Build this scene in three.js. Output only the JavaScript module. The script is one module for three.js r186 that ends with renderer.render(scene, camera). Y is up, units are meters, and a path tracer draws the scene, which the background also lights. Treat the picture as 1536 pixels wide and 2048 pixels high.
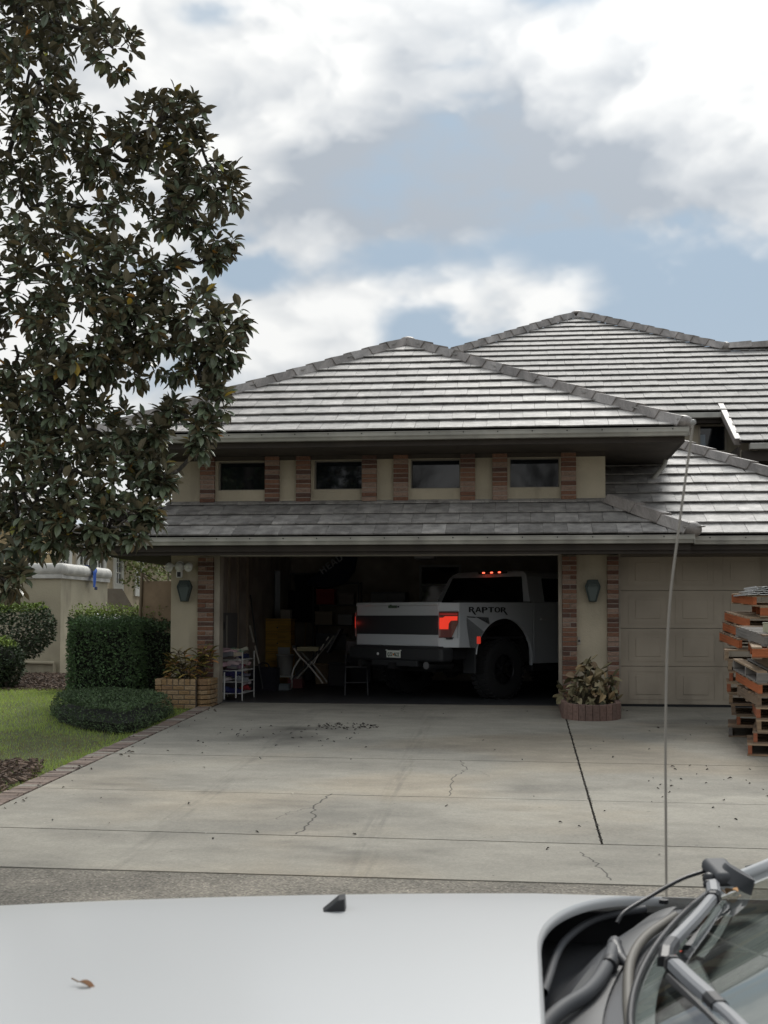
import * as THREE from 'three';
import { mergeGeometries, mergeVertices } from 'three/addons/utils/BufferGeometryUtils.js';
import { RoundedBoxGeometry } from 'three/addons/geometries/RoundedBoxGeometry.js';
import { ConvexGeometry } from 'three/addons/geometries/ConvexGeometry.js';
import { TextGeometry } from 'three/addons/geometries/TextGeometry.js';
import { FontLoader } from 'three/addons/loaders/FontLoader.js';

// ───────────────────────── camera, sky, sun, exposure ─────────────────────────
const scene = new THREE.Scene();
const camera = new THREE.PerspectiveCamera(50.18, 0.75, 0.05, 900);
camera.position.set(4.3655, 1.224, 17.352);
camera.lookAt(4.3655 - 0.112418, 1.224 + 0.0399057, 17.352 - 0.9928594);
camera.rotateZ(0.0021);
camera.setViewOffset(1710, 2280, 87, 0, 1536, 2048);
camera.focus = 17; camera.userData.fStop = 9;
const renderer = new THREE.WebGLRenderer({ antialias: true });
renderer.setSize(768, 1024);
renderer.toneMapping = THREE.LinearToneMapping;
renderer.toneMappingExposure = 1.34;
renderer.shadowMap.enabled = true;
const SUN = new THREE.Vector3(0.14, 0.74, -0.66).normalize();
const sun = new THREE.DirectionalLight(new THREE.Color(1, 0.95, 0.87), 1.5);
sun.position.copy(SUN).multiplyScalar(60); sun.target.position.set(3, 0, 3);
sun.castShadow = true; sun.shadow.radius = 40; sun.shadow.mapSize.set(2048, 2048);
Object.assign(sun.shadow.camera, { left: -25, right: 25, top: 25, bottom: -25, near: 1, far: 140 });
scene.add(sun, sun.target);

function rngOf(seed) { let a = seed >>> 0; return () => { a = (a + 0x6D2B79F5) | 0; let t = Math.imul(a ^ (a >>> 15), 1 | a); t = (t + Math.imul(t ^ (t >>> 7), 61 | t)) ^ t; return ((t ^ (t >>> 14)) >>> 0) / 4294967296; }; }
const rnd = rngOf(7);
const R = (a, b) => a + (b - a) * rnd();
const clamp = (x, a = 0, b = 1) => Math.min(b, Math.max(a, x));
const mix = (a, b, t) => a + (b - a) * t;
const sstep = (a, b, x) => { const t = clamp((x - a) / (b - a)); return t * t * (3 - 2 * t); };
function hash2(x, y, s) { let h = Math.imul(x, 374761393) + Math.imul(y, 668265263) + Math.imul(s, 1442695041); h = Math.imul(h ^ (h >>> 13), 1274126177); return ((h ^ (h >>> 16)) >>> 0) / 4294967296; }
// value noise; period p (cells) makes it tile
function vnoise(x, y, s = 0, p = 0) {
  const xi = Math.floor(x), yi = Math.floor(y), fx = x - xi, fy = y - yi, u = fx * fx * (3 - 2 * fx), v = fy * fy * (3 - 2 * fy);
  const w = (k) => p ? ((k % p) + p) % p : k, x0 = w(xi), x1 = w(xi + 1), y0 = w(yi), y1 = w(yi + 1);
  return mix(mix(hash2(x0, y0, s), hash2(x1, y0, s), u), mix(hash2(x0, y1, s), hash2(x1, y1, s), u), v);
}
function fbm(x, y, oct, s = 0, p = 0) { let a = 0.5, t = 0, n = 0; for (let i = 0; i < oct; i++) { t += a * vnoise(x, y, s + i * 17, p); n += a; x *= 2; y *= 2; p *= 2; a *= 0.5; } return t / n; }
function vnoise3(x, y, z, s = 0) {
  const zi = Math.floor(z), f = z - zi, u = f * f * (3 - 2 * f);
  return mix(vnoise(x, y, s + zi * 131), vnoise(x, y, s + zi * 131 + 131), u);
}
function fbm3(x, y, z, oct, s = 0) { let a = 0.5, t = 0, n = 0; for (let i = 0; i < oct; i++) { t += a * vnoise3(x, y, z, s + i * 29); n += a; x = x * 2.03 + 5.1; y = y * 2.03 + 1.7; z = z * 2.03 + 9.2; a *= 0.52; } return t / n; }

// Sky: broken cloud over pale blue. Directions in degrees (azimuth from -z towards +x, elevation): big cloud masses and clear gaps, broken up by noise.
{
  const W = 4096, H = 2048, data = new Float32Array(W * H * 4);
  const mass = [ // az, el, radius az, radius el, weight (+ cloud, - clear)
    [-11, 25.5, 5, 2.6, 0.34], [-3, 26.5, 6, 2.6, 0.34], [1.5, 24.4, 4, 1.5, 0.3], [6.5, 23.2, 4, 1.5, 0.3], [9, 26, 5, 2.4, 0.34], [-14, 21.5, 4.5, 2.2, 0.32], [-18, 23, 6, 4, 0.3], [-9.5, 13.2, 2.8, 1.6, 0.42], [0, 14.8, 4, 1.6, 0.3], [-22, 14, 6, 5, 0.3],
    [-12.2, 15.9, 2.6, 1.1, -0.5], [-5.2, 13.2, 1.6, 1.3, -0.46], [9.5, 14.2, 6, 2.6, -0.36], [-15.2, 26.9, 1.6, 1, -0.42], [1, 17.6, 6, 1.5, -0.16], [9, 18.5, 5, 2, -0.1], [-6, 16.6, 3, 1.0, -0.22], [-1, 20.6, 6, 2, 0.3], [8, 19.6, 6, 2, 0.26],
  ];
  const dark = [[-5, 19.8, 8, 3, 0.5], [-12, 18.5, 4, 1.6, 0.3], [2, 23.2, 5, 1.2, 0.2], [-8.5, 20.8, 3, 1.5, 0.5], [-1, 20, 6, 2.6, 0.95], [9, 19.2, 6, 2.6, 0.85], [-6, 24.8, 1.4, 1.4, 0.35], [-1, 22.6, 1.6, 1.6, 0.3], [5, 21, 3, 2, 0.35]];
  const g2 = (list, az, el) => { let t = 0; for (const [a, e, ra, re, w] of list) { const da = (az - a) / ra, de = (el - e) / re, q = da * da + de * de; if (q < 9) t += w * Math.exp(-q); } return t; };
  for (let j = 0; j < H; j++) {
    const el = ((j + 0.5) / H - 0.5) * Math.PI, y = Math.sin(el), ce = Math.cos(el), eld = el * 180 / Math.PI;
    for (let i = 0; i < W; i++) {
      const ph = ((i + 0.5) / W - 0.5) * 2 * Math.PI, x = Math.cos(ph) * ce, z = Math.sin(ph) * ce, o = (j * W + i) * 4;
      if (y < -0.02) { data[o] = data[o + 1] = data[o + 2] = 0.3; data[o + 3] = 1; continue; }
      const az = Math.atan2(x, -z) * 180 / Math.PI;
      const n1 = fbm3(x * 5, y * 9, z * 5, 4, 3), n2 = fbm3(x * 15 + n1 * 2, y * 26, z * 15, 6, 41);
      const w1 = (n1 - 0.5) * 5, w2 = (n2 - 0.5) * 3;
      const d = 0.57 + (n1 - 0.5) * 0.9 + (n2 - 0.5) * 0.85 + g2(mass, az + w1 + w2, eld + w2 * 0.6);
      const n3 = fbm3(x * 34 + n2 * 3, y * 52, z * 34, 4, 143), a = sstep(0.32, 0.7, d + (n3 - 0.5) * 0.22);
      const sh = clamp(g2(dark, az + w1, eld + w2 * 0.5) + sstep(0.4, 0.62, fbm3(x * 11 + 4 + n2, y * 17, z * 11, 5, 77)) * 0.4 - (d - 0.62) * 0.35 + (0.5 - n3) * 0.7 + (0.5 - n2) * 0.7);
      const hz = sstep(0.3, 0.0, y);
      const blue = [mix(0.39, 0.5, hz), mix(0.49, 0.59, hz), mix(0.6, 0.68, hz)];
      const cl = [mix(0.92, 0.43, sh), mix(0.925, 0.475, sh), mix(0.915, 0.53, sh)];
      // brighter towards the veiled sun
      const cs = x * SUN.x + y * SUN.y + z * SUN.z, gl = 0.73 * (1 + 0.4 * Math.pow(Math.max(0, cs), 8) + 9 * Math.pow(Math.max(0, cs), 60));
      for (let c = 0; c < 3; c++) data[o + c] = mix(blue[c], cl[c], a) * gl;
      data[o + 3] = 1;
    }
  }
  const t = new THREE.DataTexture(data, W, H, THREE.RGBAFormat, THREE.FloatType);
  t.mapping = THREE.EquirectangularReflectionMapping; t.magFilter = THREE.LinearFilter; t.needsUpdate = true;
  scene.background = t; scene.environment = t;
}

// ───────────────────────── helpers ─────────────────────────
const V = (x, y, z) => new THREE.Vector3(x, y, z);
const used = {};
function numbered(n) { const k = used[n] = (used[n] ?? -1) + 1; return k ? n + '_' + String(k).padStart(3, '0') : n; }
function tag(o, label, category, group) { o.userData.label = label; o.userData.category = category; if (group) o.userData.group = group; return o; }
function thing(name, label, category, pos = [0, 0, 0], turn = 0, group) {
  const o = new THREE.Group(); o.name = numbered(name); o.position.set(...pos); o.rotation.y = turn; scene.add(o); return tag(o, label, category, group);
}
function struct(name, geo, m, kind = 'structure') { const o = geo ? mesh(name, geo, m, scene) : new THREE.Group(); if (!geo) { o.name = numbered(name); scene.add(o); } o.userData.kind = kind; return o; }
function norm(g) { // same attributes for merging
  if (g.index) g = g.toNonIndexed();
  for (const k of Object.keys(g.attributes)) if (!['position', 'normal', 'uv', 'color'].includes(k)) g.deleteAttribute(k);
  if (!g.attributes.normal) g.computeVertexNormals();
  if (!g.attributes.uv) g.setAttribute('uv', new THREE.BufferAttribute(new Float32Array(g.attributes.position.count * 2), 2));
  return g;
}
function merge(list) { const gs = list.flat(9).map(norm); const col = gs.some((g) => g.attributes.color); if (col) for (const g of gs) if (!g.attributes.color) g.setAttribute('color', new THREE.BufferAttribute(new Float32Array(g.attributes.position.count * 3).fill(1), 3)); return gs.length === 1 ? gs[0] : mergeGeometries(gs); }
function boxUV(g, k = 1) { // uv in metres by the dominant normal
  g = norm(g); const p = g.attributes.position, n = g.attributes.normal, uv = g.attributes.uv;
  for (let i = 0; i < p.count; i++) {
    const ax = Math.abs(n.getX(i)), ay = Math.abs(n.getY(i)), az = Math.abs(n.getZ(i));
    if (ay >= ax && ay >= az) uv.setXY(i, p.getX(i) * k, p.getZ(i) * k); else if (ax >= az) uv.setXY(i, p.getZ(i) * k, p.getY(i) * k); else uv.setXY(i, p.getX(i) * k, p.getY(i) * k);
  }
  return g;
}
function mesh(name, geos, m, parent) {
  const g = Array.isArray(geos) ? merge(geos) : geos, o = new THREE.Mesh(g, m);
  o.name = parent === scene ? numbered(name) : name; o.castShadow = o.receiveShadow = true; parent.add(o); return o;
}
const part = (parent, name, geos, m, label) => { const o = mesh(name, geos, m, parent); if (label) o.userData.label = label; return o; };
// box by its bounds
function bb(x0, x1, y0, y1, z0, z1, r = 0) {
  const w = x1 - x0, h = y1 - y0, d = z1 - z0, g = r ? new RoundedBoxGeometry(w, h, d, 2, Math.min(r, w / 2.01, h / 2.01, d / 2.01)) : new THREE.BoxGeometry(w, h, d);
  return g.translate((x0 + x1) / 2, (y0 + y1) / 2, (z0 + z1) / 2);
}
const bu = (...a) => boxUV(bb(...a));
function bar(a, b, r0, r1 = r0, seg = 8) { // round bar between points
  const A = V(...a), B = V(...b), d = B.clone().sub(A), g = new THREE.CylinderGeometry(r1, r0, d.length(), seg, 1);
  g.translate(0, d.length() / 2, 0); g.applyQuaternion(new THREE.Quaternion().setFromUnitVectors(V(0, 1, 0), d.normalize())); return g.translate(...a);
}
function tube(pts, r, seg = 24, rs = 8) { return new THREE.TubeGeometry(new THREE.CatmullRomCurve3(pts.map((p) => V(...p))), seg, r, rs); }
function quadsGeo(quads) { // list of [a,b,c,d]
  const p = [], uv = []; for (const [a, b, c, d] of quads) { for (const q of [a, b, c, a, c, d]) { p.push(...q); uv.push(q[0], q[2] + q[1]); } }
  const g = new THREE.BufferGeometry(); g.setAttribute('position', new THREE.Float32BufferAttribute(p, 3)); g.setAttribute('uv', new THREE.Float32BufferAttribute(uv, 2)); g.computeVertexNormals(); return g;
}
function prism(pts, depth, bevel = 0) { // polygon in xy extruded from z=0 to z=depth
  const s = new THREE.Shape(pts.map((p) => new THREE.Vector2(...p)));
  return new THREE.ExtrudeGeometry(s, { depth: depth - 2 * bevel, bevelEnabled: bevel > 0, bevelSize: bevel, bevelThickness: bevel, bevelOffset: -bevel, bevelSegments: 2, curveSegments: 24 }).translate(0, 0, bevel);
}
const lin = (r, g, b) => new THREE.Color().setRGB(r, g, b);
const M = (r, g, b, rough = 0.8, extra = {}) => new THREE.MeshStandardMaterial({ color: lin(r, g, b), roughness: rough, ...extra });

// textures: tileable tone and relief
function tex(size, fn, srgb = true, rep = 1) { // fn(u,v) -> [r,g,b] 0..1 (srgb values) or grey
  const d = new Uint8Array(size * size * 4);
  for (let j = 0; j < size; j++) for (let i = 0; i < size; i++) { const c = fn(i / size, j / size), o = (j * size + i) * 4; if (typeof c === 'number') d[o] = d[o + 1] = d[o + 2] = clamp(c) * 255; else { d[o] = clamp(c[0]) * 255; d[o + 1] = clamp(c[1]) * 255; d[o + 2] = clamp(c[2]) * 255; } d[o + 3] = 255; }
  const t = new THREE.DataTexture(d, size, size); t.wrapS = t.wrapT = THREE.RepeatWrapping; t.magFilter = THREE.LinearFilter; t.minFilter = THREE.LinearMipmapLinearFilter; t.generateMipmaps = true; if (srgb) t.colorSpace = THREE.SRGBColorSpace; t.repeat.set(rep, rep); t.needsUpdate = true; return t;
}
const T = {
  grain: tex(512, (u, v) => 0.86 + (fbm(u * 8, v * 8, 5, 1, 8) - 0.5) * 0.3, true, 0.5),       // mild tone, 2 m tile
  fineBump: tex(512, (u, v) => fbm(u * 64, v * 64, 3, 5, 64), false, 1),
  stucco: tex(512, (u, v) => fbm(u * 48, v * 48, 4, 9, 48), false, 1.2),
  stuccoTone: tex(512, (u, v) => { const s = 0.9 + (fbm(u * 5, v * 5, 5, 21, 5) - 0.5) * 0.2 - sstep(0.6, 0.8, fbm(u * 12, v * 3, 4, 23, 0) * 1) * 0.06; return [s, s * 0.995, s * 0.985]; }, true, 0.4),
  tile: tex(512, (u, v) => { const s = 0.85 + (fbm(u * 10, v * 10, 5, 31, 10) - 0.5) * 0.5 + (vnoise(u * 160, v * 160, 33, 160) - 0.5) * 0.12; return [s, s, s]; }, true, 0.8),
  brick: tex(512, (u, v) => { const a = fbm(u * 30, v * 30, 4, 41, 30), w = sstep(0.62, 0.72, fbm(u * 16, v * 22, 4, 43, 0)); return [mix(0.75 + a * 0.4, 1.1, w * 0.6), mix(0.75 + a * 0.4, 1.1, w * 0.75), mix(0.75 + a * 0.4, 1.1, w * 0.8)]; }, true, 1.7),
  wood: tex(512, (u, v) => { const g = fbm(u * 3 + fbm(u * 4, v * 2, 3, 51, 0) * 0.6, v * 60, 4, 53, 0); return 0.7 + g * 0.5; }, true, 1),
  leafy: tex(256, (u, v) => 0.7 + fbm(u * 12, v * 12, 4, 61, 12) * 0.5),
};
const stuccoM = (r, g, b) => M(r, g, b, 0.92, { map: T.stuccoTone, bumpMap: T.stucco, bumpScale: 0.004 });
const MT = {
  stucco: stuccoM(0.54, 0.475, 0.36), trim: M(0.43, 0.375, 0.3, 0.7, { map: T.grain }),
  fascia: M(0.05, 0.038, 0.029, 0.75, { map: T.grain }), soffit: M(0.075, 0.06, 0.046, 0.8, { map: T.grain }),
  gutter: M(0.52, 0.505, 0.455, 0.45, { map: T.grain }), mortar: M(0.33, 0.29, 0.25, 0.95, { bumpMap: T.stucco, bumpScale: 0.003 }),
  dark: M(0.012, 0.012, 0.013, 0.7), black: M(0.02, 0.021, 0.023, 0.5), rubber: M(0.014, 0.014, 0.015, 0.85),
  deck: M(0.06, 0.053, 0.047, 0.9), white: M(0.78, 0.78, 0.76, 0.5), chrome: M(0.5, 0.5, 0.5, 0.25, { metalness: 1 }),
  glassDark: new THREE.MeshPhysicalMaterial({ color: lin(0.006, 0.008, 0.011), roughness: 0.04, ior: 1.5 }),
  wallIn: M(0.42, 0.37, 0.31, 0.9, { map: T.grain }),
};

// ground height: level at the house, falling along the drive to the street
const gy = (z) => z <= 0 ? 0 : z < 9.55 ? -0.045 * z : -0.43 - 0.02 * (z - 9.55);

// ───────────────────────── ground, street, drive ─────────────────────────
{
  const zs = [-260, -60, -20, 0, 4.8, 9.55, 30, 120, 300], q = [];
  for (let i = 0; i + 1 < zs.length; i++) for (let x = -220; x < 220; x += 40) { const a = gy(zs[i]) - 0.07, b = gy(zs[i + 1]) - 0.07; q.push([[x, b, zs[i + 1]], [x + 40, b, zs[i + 1]], [x + 40, a, zs[i]], [x, a, zs[i]]]); }
  struct('ground', quadsGeo(q), M(0.11, 0.1, 0.07, 1, { map: T.grain }));
  const agg = tex(1024, (u, v) => { const c = hash2(Math.floor(u * 256), Math.floor(v * 256), 3), n = vnoise(u * 200, v * 200, 71, 200), b = fbm(u * 6, v * 6, 4, 73, 6); let s = 0.44 + (b - 0.5) * 0.2 + (n - 0.5) * 0.2; if (c > 0.975) s += 0.14; if (c < 0.02) s -= 0.12; return [s * 1.02, s, s * 0.95]; }, true, 0.42);
  const sq = []; for (const [z0, z1] of [[9.555, 14], [14, 22], [22, 60]]) for (let x = -60; x < 60; x += 20) sq.push([[x, gy(z1), z1], [x + 20, gy(z1), z1], [x + 20, gy(z0), z0], [x, gy(z0), z0]]);
  struct('street', quadsGeo(sq), M(0.98, 0.92, 0.84, 0.95, { map: agg, bumpMap: T.fineBump, bumpScale: 0.004 }));
}
// concrete: one sheet of tone over the whole drive, 5.5 mm a pixel, with its stains, cracks and wear
const driveTex = (() => {
  const W = 2048, H = 1792, x0 = -0.2, wx = 11.2, wz = 9.8, c = document.createElement('canvas'); c.width = W; c.height = H;
  const g = c.getContext('2d'), im = g.createImageData(W, H), X = (x) => (x - x0) / wx * W, Z = (z) => z / wz * H;
  for (let j = 0; j < H; j++) for (let i = 0; i < W; i++) {
    const x = x0 + i / W * wx, z = j / H * wz;
    let s = 0.66 + (fbm(x * 0.7, z * 1.1, 5, 81) - 0.5) * 0.13 + (fbm(x * 5, z * 9, 4, 83) - 0.5) * 0.09 + (hash2(i, j, 4) - 0.5) * 0.07 + (vnoise(x * 60, z * 60, 99) - 0.5) * 0.05;
    s -= 0.06 * sstep(0.5, 0.72, fbm(x * 0.9 + 7, z * 1.9, 4, 87));
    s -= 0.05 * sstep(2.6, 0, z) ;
    // washed-out pale strip and rust tint by the joints
    s += 0.05 * sstep(0.5, 0, Math.abs(z - 6.6)) * sstep(0.45, 0.6, fbm(x * 1.5, z * 3, 3, 89));
    const r = sstep(0.45, 0.75, fbm(x * 0.6 + 3, z * 0.8, 4, 91)) * sstep(1, 5, x + z * 0.4);
    const o = (j * W + i) * 4; im.data[o] = clamp(s + 0.02 * r) * 255; im.data[o + 1] = clamp(s * 0.985) * 255; im.data[o + 2] = clamp(s * (0.94 - 0.035 * r)) * 255; im.data[o + 3] = 255;
  }
  g.putImageData(im, 0, 0);
  const r2 = rngOf(55), RR = (a, b) => a + (b - a) * r2();
  const blot = (x, z, rx, rz, al, n = 26, col = '40,38,34') => { for (let k = 0; k < n; k++) { const a = RR(0, 6.28), q = Math.sqrt(r2()), px = X(x + Math.cos(a) * q * rx), pz = Z(z + Math.sin(a) * q * rz), rr = RR(0.25, 0.6) * rx / wx * W; const gr = g.createRadialGradient(px, pz, 0, px, pz, rr); gr.addColorStop(0, `rgba(${col},${al})`); gr.addColorStop(1, `rgba(${col},0)`); g.fillStyle = gr; g.save(); g.translate(px, pz); g.scale(1, rz / rx); g.translate(-px, -pz); g.fillRect(px - rr, pz - rr, 2 * rr, 2 * rr); g.restore(); } };
  blot(1.6, 3.3, 0.5, 0.65, 0.09, 40); blot(1.9, 2.6, 0.5, 0.25, 0.1, 30); blot(0.9, 6.5, 0.7, 0.3, 0.05); blot(3.2, 8.95, 0.6, 0.25, 0.07, 30); blot(2.9, 8.7, 0.3, 0.2, 0.05, 16); blot(7.6, 3.2, 0.8, 0.6, 0.05); blot(6.6, 1.8, 0.8, 0.5, 0.06); blot(1.0, 7.4, 0.6, 0.4, 0.05); blot(2.4, 7.3, 0.6, 0.2, 0.05); blot(4.2, 7.3, 0.3, 0.12, 0.06, 10, '70,55,35');
  blot(3.6, 6.4, 0.7, 0.15, 0.05, 18, '235,232,225'); blot(2.9, 5.9, 0.5, 0.2, 0.04, 14, '235,232,225');
  const crack = (pts, w, al) => { g.strokeStyle = `rgba(38,35,31,${al})`; g.lineWidth = w; g.beginPath(); for (let i = 0; i + 1 < pts.length; i++) { const [a, b] = pts[i], [c2, d] = pts[i + 1], n = 9; for (let k = i ? 1 : 0; k <= n; k++) { const t = k / n, x = mix(a, c2, t) + (k % n ? RR(-0.025, 0.025) : 0), z = mix(b, d, t); k || i ? g.lineTo(X(x), Z(z)) : g.moveTo(X(x), Z(z)); } } g.stroke(); };
  crack([[3.74, 4.9], [3.83, 5.4], [3.72, 5.9], [3.74, 6.8]], 1.5, 0.7);
  crack([[2.72, 6.8], [2.66, 7.4], [2.74, 7.9], [2.7, 8.4]], 2.1, 0.8);
  crack([[4.76, 8.75], [4.86, 9.1], [4.92, 9.5]], 1.6, 0.75); crack([[2.75, 0.05], [2.7, 0.5], [2.78, 0.9]], 1.6, 0.5); crack([[2.66, 7.4], [2.5, 7.62], [2.46, 7.9]], 1.1, 0.5); crack([[3.83, 5.4], [4.02, 5.62], [4.06, 5.85]], 1, 0.45); crack([[3.74, 6.82], [3.3, 6.86], [2.72, 6.83]], 1.4, 0.6); crack([[6.9, 4.95], [7.15, 5.6], [7.5, 6.2]], 1, 0.4);
  for (const [x, dx] of [[1.55, 0.1], [3.1, 0.16], [6.7, 0.2], [8.3, 0.24]]) for (let k = 0; k < 150; k++) { const z = RR(0.3, 9.5), px = X(x + dx * z * 0.12 + RR(-0.09, 0.09)); g.fillStyle = `rgba(52,49,44,${RR(0.015, 0.05)})`; g.fillRect(px, Z(z), RR(2, 9), RR(30, 130)); }
  g.fillStyle = 'rgba(225,222,214,0.35)'; for (let k = 0; k < 14; k++) g.fillRect(X(RR(0.3, 4.7)), Z(RR(0.72, 0.8)), RR(8, 60), 2);
  for (let k = 0; k < 260; k++) { g.fillStyle = `rgba(40,36,30,${RR(0.25, 0.7)})`; g.fillRect(X(RR(0, 11)), Z(RR(0.2, 9.5)), RR(1, 4), RR(1, 3)); }
  for (let k = 0; k < 60; k++) { g.fillStyle = 'rgba(240,238,232,0.8)'; g.fillRect(X(RR(0, 11)), Z(RR(0.2, 9.5)), RR(1, 3), RR(1, 3)); }
  const t = new THREE.CanvasTexture(c); t.colorSpace = THREE.SRGBColorSpace; t.flipY = false; return t;
})();
{
  const drive = struct('driveway'), cm = M(0.66, 0.635, 0.585, 0.85, { map: driveTex });
  const bands = [[0.012, 0.012, 4.781, 4.921], [4.8, 4.94, 6.773, 6.898], [6.785, 6.91, 8.366, 8.494], [8.386, 8.514, 9.53, 9.59]]; // z at x=0 and x=5, both edges
  const slab = (xa, xb, [a0, a5, b0, b5]) => {
    const za = (x) => a0 + (a5 - a0) * x / 5, zb = (x) => b0 + (b5 - b0) * x / 5, q = [];
    const P = (x, z, dy = 0) => [x, gy(Math.min(z, 9.55)) + 0.006 - dy, z];
    const c = [P(xa, za(xa)), P(xb, za(xb)), P(xb, zb(xb)), P(xa, zb(xa))], b = c.map(([x, y, z]) => [x, y - 0.06, z]);
    q.push([c[3], c[2], c[1], c[0]]); for (let i = 0; i < 4; i++) { const j = (i + 1) % 4; q.push([c[i], c[j], b[j], b[i]]); }
    const g = quadsGeo(q), p = g.attributes.position, uv = g.attributes.uv; for (let i = 0; i < p.count; i++) uv.setXY(i, (p.getX(i) + 0.2) / 11.2, p.getZ(i) / 9.8);
    part(drive, 'slab', g, cm);
  };
  for (const [i, b] of bands.entries()) { if (i < 3) { slab(0.06, 4.921, b); slab(4.938, 11, b); } else slab(0.06, 11, b); }
  part(drive, 'joint_fill', quadsGeo([[[-0.02, gy(9.55) - 0.02, 9.55], [11, gy(9.55) - 0.02, 9.55], [11, -0.012, 0.01], [-0.02, -0.012, 0.01]]]), M(0.035, 0.03, 0.024, 1));
  // long joint: packed dirt and bits
  const bits = []; for (let k = 0; k < 170; k++) { const t = R(0, 1), z = mix(0.8, 8.45, t); bits.push(bb(-0.008, 0.008, -0.004, 0.006, -0.012, 0.012).rotateY(R(0, 3)).scale(R(0.5, 1.1), 1, R(0.5, 1.4)).translate(4.929 + R(-0.008, 0.008), gy(z) + 0.002, z)); }
  part(drive, 'joint_debris', bits, M(0.03, 0.026, 0.02, 1)).userData.kind = 'stuff';
  // brick edging on the left
  const edge = struct('brick_edging'), mats = [[0.21, 0.155, 0.125], [0.25, 0.195, 0.16], [0.16, 0.12, 0.1], [0.28, 0.25, 0.21]].map(([r, g, b]) => M(r, g, b, 0.95, { map: T.brick }));
  const bg = [0, 1, 2].map((s) => boxUV(new RoundedBoxGeometry(0.21, 0.06, 0.098, 1, 0.006).translate(0, 0, s)).translate(0, 0, -s));
  for (let k = 0; k < 88; k++) { const z = 0.62 + k * 0.103, b = part(edge, 'brick', bg[k % 3], mats[Math.floor(rnd() * 4)]); b.position.set(-0.065 + R(-0.006, 0.006), gy(z) - 0.018 + R(-0.005, 0.004), z); b.rotation.set(0.045, R(-0.03, 0.03), R(-0.02, 0.02)); }
}
// lawn, mulch
const lawnEdge = -0.175;
{
  const sheet = (x0, x1, zs, up) => { const q = []; for (let i = 0; i + 1 < zs.length; i++) q.push([[x0, gy(zs[i + 1]) + up, zs[i + 1]], [x1, gy(zs[i + 1]) + up, zs[i + 1]], [x1, gy(zs[i]) + up, zs[i]], [x0, gy(zs[i]) + up, zs[i]]]); return quadsGeo(q); };
  struct('lawn', sheet(-30, lawnEdge, [-3.1, 0, 4, 9.5], -0.035), M(0.11, 0.13, 0.045, 1, { map: T.grain }));
  struct('mulch_bed', sheet(-30, -0.9, [-9.2, -3.1], -0.03), M(0.085, 0.058, 0.04, 1, { map: T.grain }));
  const blade = (() => { const g = new THREE.BufferGeometry(); g.setAttribute('position', new THREE.Float32BufferAttribute([-0.5, 0, 0, 0.5, 0, 0, 0.3, 0.6, 0.1, -0.5, 0, 0, 0.3, 0.6, 0.1, -0.2, 0.6, 0.1, -0.2, 0.6, 0.1, 0.3, 0.6, 0.1, 0.1, 1, 0.4], 3)); g.computeVertexNormals(); return g; })();
  const N = 90000, gm = new THREE.MeshPhysicalMaterial({ color: lin(1, 1, 1), roughness: 0.95, transmission: 0.45, thickness: 0 }), im = new THREE.InstancedMesh(blade, gm, N), d = new THREE.Object3D(), col = new THREE.Color(); let k = 0;
  while (k < N) {
    const z = R(-3.2, 9), x = lawnEdge - Math.pow(rnd(), 1.25) * 7.2; 
    const mul = z > 5 && z < 7.6 && x < -0.32 - 0.15 * Math.sin(z * 3) && Math.hypot((x + 1.6) / 1.5, (z - 6.4) / 1.25) < 1 + 0.2 * Math.sin(x * 7);
    if (mul && rnd() < 0.96) continue;
    const pn = fbm(x * 1.1, z * 1.1, 3, 95), dry = sstep(0.5, 0.68, pn) * sstep(1.5, 4, z);
    d.position.set(x, gy(z) - 0.036, z); d.rotation.set(R(-0.5, 0.5), R(0, 6.3), R(-0.5, 0.5)); const h = R(0.025, 0.062) * (1 - dry * 0.4); d.scale.set(R(0.004, 0.008), h, h); d.updateMatrix(); im.setMatrixAt(k, d.matrix);
    const v = R(0.7, 1.3); if (rnd() < 0.1 + dry * 0.5) col.setRGB(0.26 * v, 0.21 * v, 0.1 * v); else col.setRGB(0.36 * v, 0.47 * v, 0.09 * v); im.setColorAt(k, col); k++;
  }
  im.name = 'grass'; im.userData = { kind: 'stuff', label: 'green lawn grass left of the drive, patchy and dry in places', category: 'grass' }; im.castShadow = im.receiveShadow = true; scene.add(im);
  const chip = new THREE.BoxGeometry(1, 0.22, 0.4), chips = new THREE.InstancedMesh(chip, M(1, 1, 1, 0.95), 15000);
  for (let i = 0; i < 15000; i++) {
    let x, z; if (i < 10500) { x = -0.95 - rnd() * 8; z = R(-9, -2.7) - 0.3 * rnd(); } else { do { x = R(-3.2, -0.28); z = R(5, 7.8); } while (Math.hypot((x + 1.6) / 1.5, (z - 6.4) / 1.25) > 1.08 + 0.15 * Math.sin(x * 7)); }
    d.position.set(x, gy(z) - 0.025 + R(0, 0.022), z); d.rotation.set(R(-0.4, 0.4), R(0, 6.3), R(-0.4, 0.4)); d.scale.setScalar(R(0.025, 0.075)); d.updateMatrix(); chips.setMatrixAt(i, d.matrix);
    const v = R(0.4, 1.35); col.setRGB(0.13 * v, 0.088 * v, 0.063 * v); chips.setColorAt(i, col);
  }
  chips.name = 'bark_mulch'; chips.userData = { kind: 'stuff', label: 'brown bark mulch chips in the beds beside the lawn', category: 'mulch' }; chips.castShadow = chips.receiveShadow = true; scene.add(chips);
}
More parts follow.
